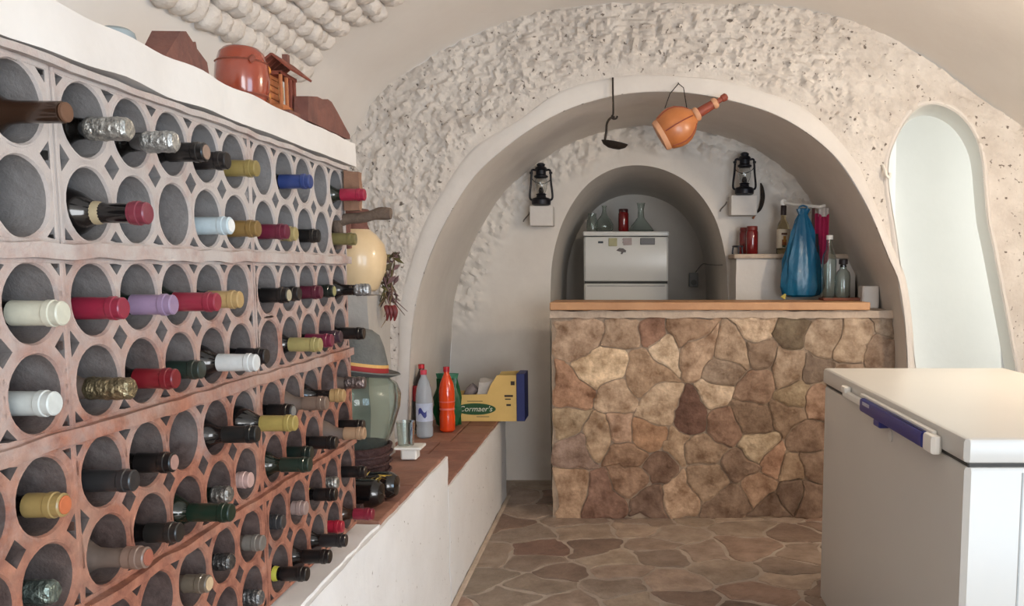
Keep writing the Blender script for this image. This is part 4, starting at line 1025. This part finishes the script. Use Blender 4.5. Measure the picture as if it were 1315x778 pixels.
# small glass and tray at the bench end
t = thing('small_tray', 'small white tray at the end of bench behind demijohn', 'tray', (-0.80, 3.17, BZ))
MB().box((-.03, -.03, .0), (.03, .03, .04), bev=.006).build('foot', M['whiteplastic'], t)
MB().box((-.05, -.045, .04), (.05, .045, .05), bev=.003).build('tray_top', M['whiteplastic'], t)
glassware('drinking_glass', 'clear drinking glass on the small white tray', 'glass', (-0.815, 3.17, BZ + .0505), [(.028, 0), (.030, .004), (.035, .09)])
# branch and board at the rack end
t = thing('vine_branch', 'grey brown forked vine branch wedged in the rack end', 'branch', (-0.745, 2.318, 1.44))
MB().tube(spline([(-.05, 0, -.005), (0, 0, .018), (.05, .005, .024), (.09, .008, .034), (.122, .008, .034)], 5), [.016, .016, .016, .0155, .015, .015, .0145, .014, .014, .0145, .0145, .014, .0135, .014, .0155, .017, .0175, .017, .0165, .016, .015], 10).build('limb', M['bark'], t, True)
MB().tube(spline([(-.02, -.004, .01), (-.016, -.006, -.03), (-.02, -.006, -.065)], 4), [.015, .015, .014, .014, .013, .013, .012, .011, .010], 10).build('fork', M['bark'], t, True)
tag(rough_box((-0.742, 2.307, 1.481), (-0.700, 2.333, 1.585), .012, .005, 20).build('wooden_batten', mottled('old_batten', (150, 112, 88), .8, (112, 80, 64), 14, .8, .5, 50), None, True), 'rough brown wooden offcut standing on the vine branch', 'batten')

# ------------------------------------------------------------------ on the lower bench step
LB = 0.4925
t = thing('water_bottle', 'clear plastic water bottle with blue printed label on bench', 'bottle', (-0.985, 4.20, LB))
wp = [(.030, 0), (.040, .008), (.041, .05), (.038, .06), (.041, .07), (.041, .20), (.036, .245), (.024, .285), (.014, .305), (.0135, .32)]
MB().lathe([(0, 0.004)] + wp + [(r - .0015, z) for r, z in wp][::-1] + [(0, .006)], 30, cap=False).build('plastic_body', M['water'], t, True)
lb = MB().lathe([(.0414, .085), (.0414, .175)], 30, cap=False).build('label', plain((190, 200, 222), 0.5), t, True)
m = MB().grid(lambda u, v: Vector((.0417 * math.cos(-2.1 + 1.0 * u), .0417 * math.sin(-2.1 + 1.0 * u), .115 + .028 * v + .012 * math.sin(u * 6))), 14, 3); m.build('label_print', plain((52, 62, 138), 0.5), lb, True)
MB().lathe([(.016, .315), (.016, .338), (0, .34)], 18).build('cap', plain((206, 60, 80), 0.4), t, True)
t = thing('soda_bottle', 'orange soda bottle with red cap on the bench', 'bottle', (-0.905, 4.36, LB))
MB().lathe([(.030, 0), (.039, .008), (.040, .08), (.036, .11), (.040, .14), (.040, .21), (.034, .25), (.02, .285), (.0135, .30), (.0135, .315)], 28).build('plastic_body', M['soda'], t, True)
MB().lathe([(.0405, .115), (.0375, .125), (.0405, .16)], 28, cap=False).build('label', plain((232, 110, 96), 0.5), t, True)
MB().lathe([(.016, .31), (.016, .335), (0, .337)], 18).build('cap', plain((176, 26, 40), 0.4), t, True)
t = thing('cola_bottle', 'dark cola bottle with red label behind the water bottle', 'bottle', (-1.035, 4.37, LB))
MB().lathe([(.034, 0), (.045, .01), (.046, .20), (.04, .25), (.02, .30), (.0135, .315), (.0135, .33)], 26).build('plastic_body', plain((34, 18, 18), 0.15, 0, .4), t, True)
MB().lathe([(.0464, .16), (.0464, .225), (.043, .24)], 26, cap=False).build('label', plain((176, 30, 48), 0.5), t, True)
MB().lathe([(.016, .325), (.016, .347), (0, .349)], 16).build('cap', plain((190, 30, 44), 0.4), t, True)
t = thing('green_bag', 'crumpled green crisp bag between the bottles and box', 'bag', (-0.930, 4.50, LB)); t.scale = (1, 1, .86)
m = MB().lathe([(.03, 0), (.06, .01), (.072, .10), (.07, .18), (.055, .25), (.05, .30)], 30, Matrix.Diagonal((1, .6, 1, 1)), ripple=lambda a, z: 1 + .14 * math.sin(5 * a + z * 30) + .06 * math.sin(11 * a)); m.build('pouch', mottled('green_foil', (24, 92, 52), .3, (14, 60, 36), 10, .8, .4, 40), t, True)
MB().lathe([(.05, .298), (.056, .33)], 30, Matrix.Diagonal((1, .25, 1, 1)), cap=False, ripple=lambda a, z: 1 + .1 * math.sin(8 * a)).build('crimp', plain((60, 120, 90), .4), t, True)
# produce box
bx = thing('produce_box', 'yellow cardboard produce box with green oval logo on bench', 'box', (-0.765, 4.70, LB))
zb = .052 - .05
MB().box((-.175, -.045, .0), (.21, .125, .006)).build('bottom', M['card'], bx)
fp = MB().prism([(-.165, .0), (.18, .0), (.18, .255), (.075, .255), (.04, .20), (.02, .15), (-.165, .145)], lambda p: (p[0], -.05, p[1]), lambda p: (p[0], -.044, p[1])).build('front_panel', M['card'], bx)
MB().prism([(-.165, .0), (.20, .0), (.20, .26), (.075, .255), (.04, .20), (.02, .15), (-.165, .145)], lambda p: (p[0], .122, p[1]), lambda p: (p[0], .128, p[1])).build('back_panel', M['card'], bx)
MB().box((.181, -.05, .0), (.226, .128, .262), bev=.002).build('end_panel', M['cardblue'], bx)
MB().box((-.171, -.05, .0), (-.165, .128, .145)).build('end_panel', M['card'], bx)
ov = MB().prism([(.112 * math.cos(k * math.pi / 16) * (1 - 0), .032 * math.sin(k * math.pi / 16)) for k in range(32)], lambda p: (p[0] - .045, -.0502, p[1] + .068), lambda p: (p[0] - .045, -.0512, p[1] + .068)).build('logo_oval', M['ogreen'], fp)
text_mesh("Cormaer's", .042, M['owhite'], 'lettering', fp, (-.045, -.0516, .068), (R(90), 0, 0), 0.25, .0004, 1.02)
for (xa, xb, za, zc) in ((.115, .162, .135, .146), (.118, .15, .12, .126), (.125, .15, .085, .096), (.15, .172, .20, .222), (-.09, -.005, .110, .113), (-.04, .03, .024, .027)):
    MB().box((xa, -.0508, za), (xb, -.0501, zc)).build('print_mark', M['odark'], fp)
tag(rough_box((-0.80, 4.68, LB + .02), (-0.68, 4.79, LB + .215), .015, .02, 12).build('paper_wrap', plain((206, 198, 190), .8), None, True), 'crumpled white paper inside the yellow produce box', 'paper')
tag(MB().tube(spline([(-0.88, 4.73, LB + .04), (-0.87, 4.73, LB + .10), (-0.85, 4.73, LB + .15), (-0.82, 4.73, LB + .18)], 5), [.03] * 16, 12).build('grey_bag', plain((138, 126, 126), .7), None, True), 'grey crumpled bag sticking out of the produce box', 'bag')

# ------------------------------------------------------------------ lamp over the freezer (just outside the picture)
t = thing('wall_lamp', 'round glass wall lamp above the chest freezer', 'lamp', (2.05, 2.75, 1.93))
MB().box((.02, -.05, -.05), (.10, .05, .05), bev=.01).build('wall_plate', M['whiteplastic'], t)
lm, nt_, b_ = new_mat('lamp_globe'); b_.inputs['Emission Color'].default_value = (1, .78, .52, 1); b_.inputs['Emission Strength'].default_value = 14
MB().lathe([(0, -.06), (.03, -.052), (.052, -.03), (.06, 0), (.052, .03), (.03, .052), (0, .06)], 20, Matrix.Translation((-.05, 0, 0))).build('globe', lm, t, True)
pl = bpy.data.lights.new('lamp_light', 'POINT'); pl.energy = 50; pl.color = (1, .85, .68); pl.shadow_soft_size = .07
po = bpy.data.objects.new('lamp_light', pl); C.objects.link(po); po.location = (1.80, 2.75, 1.93)
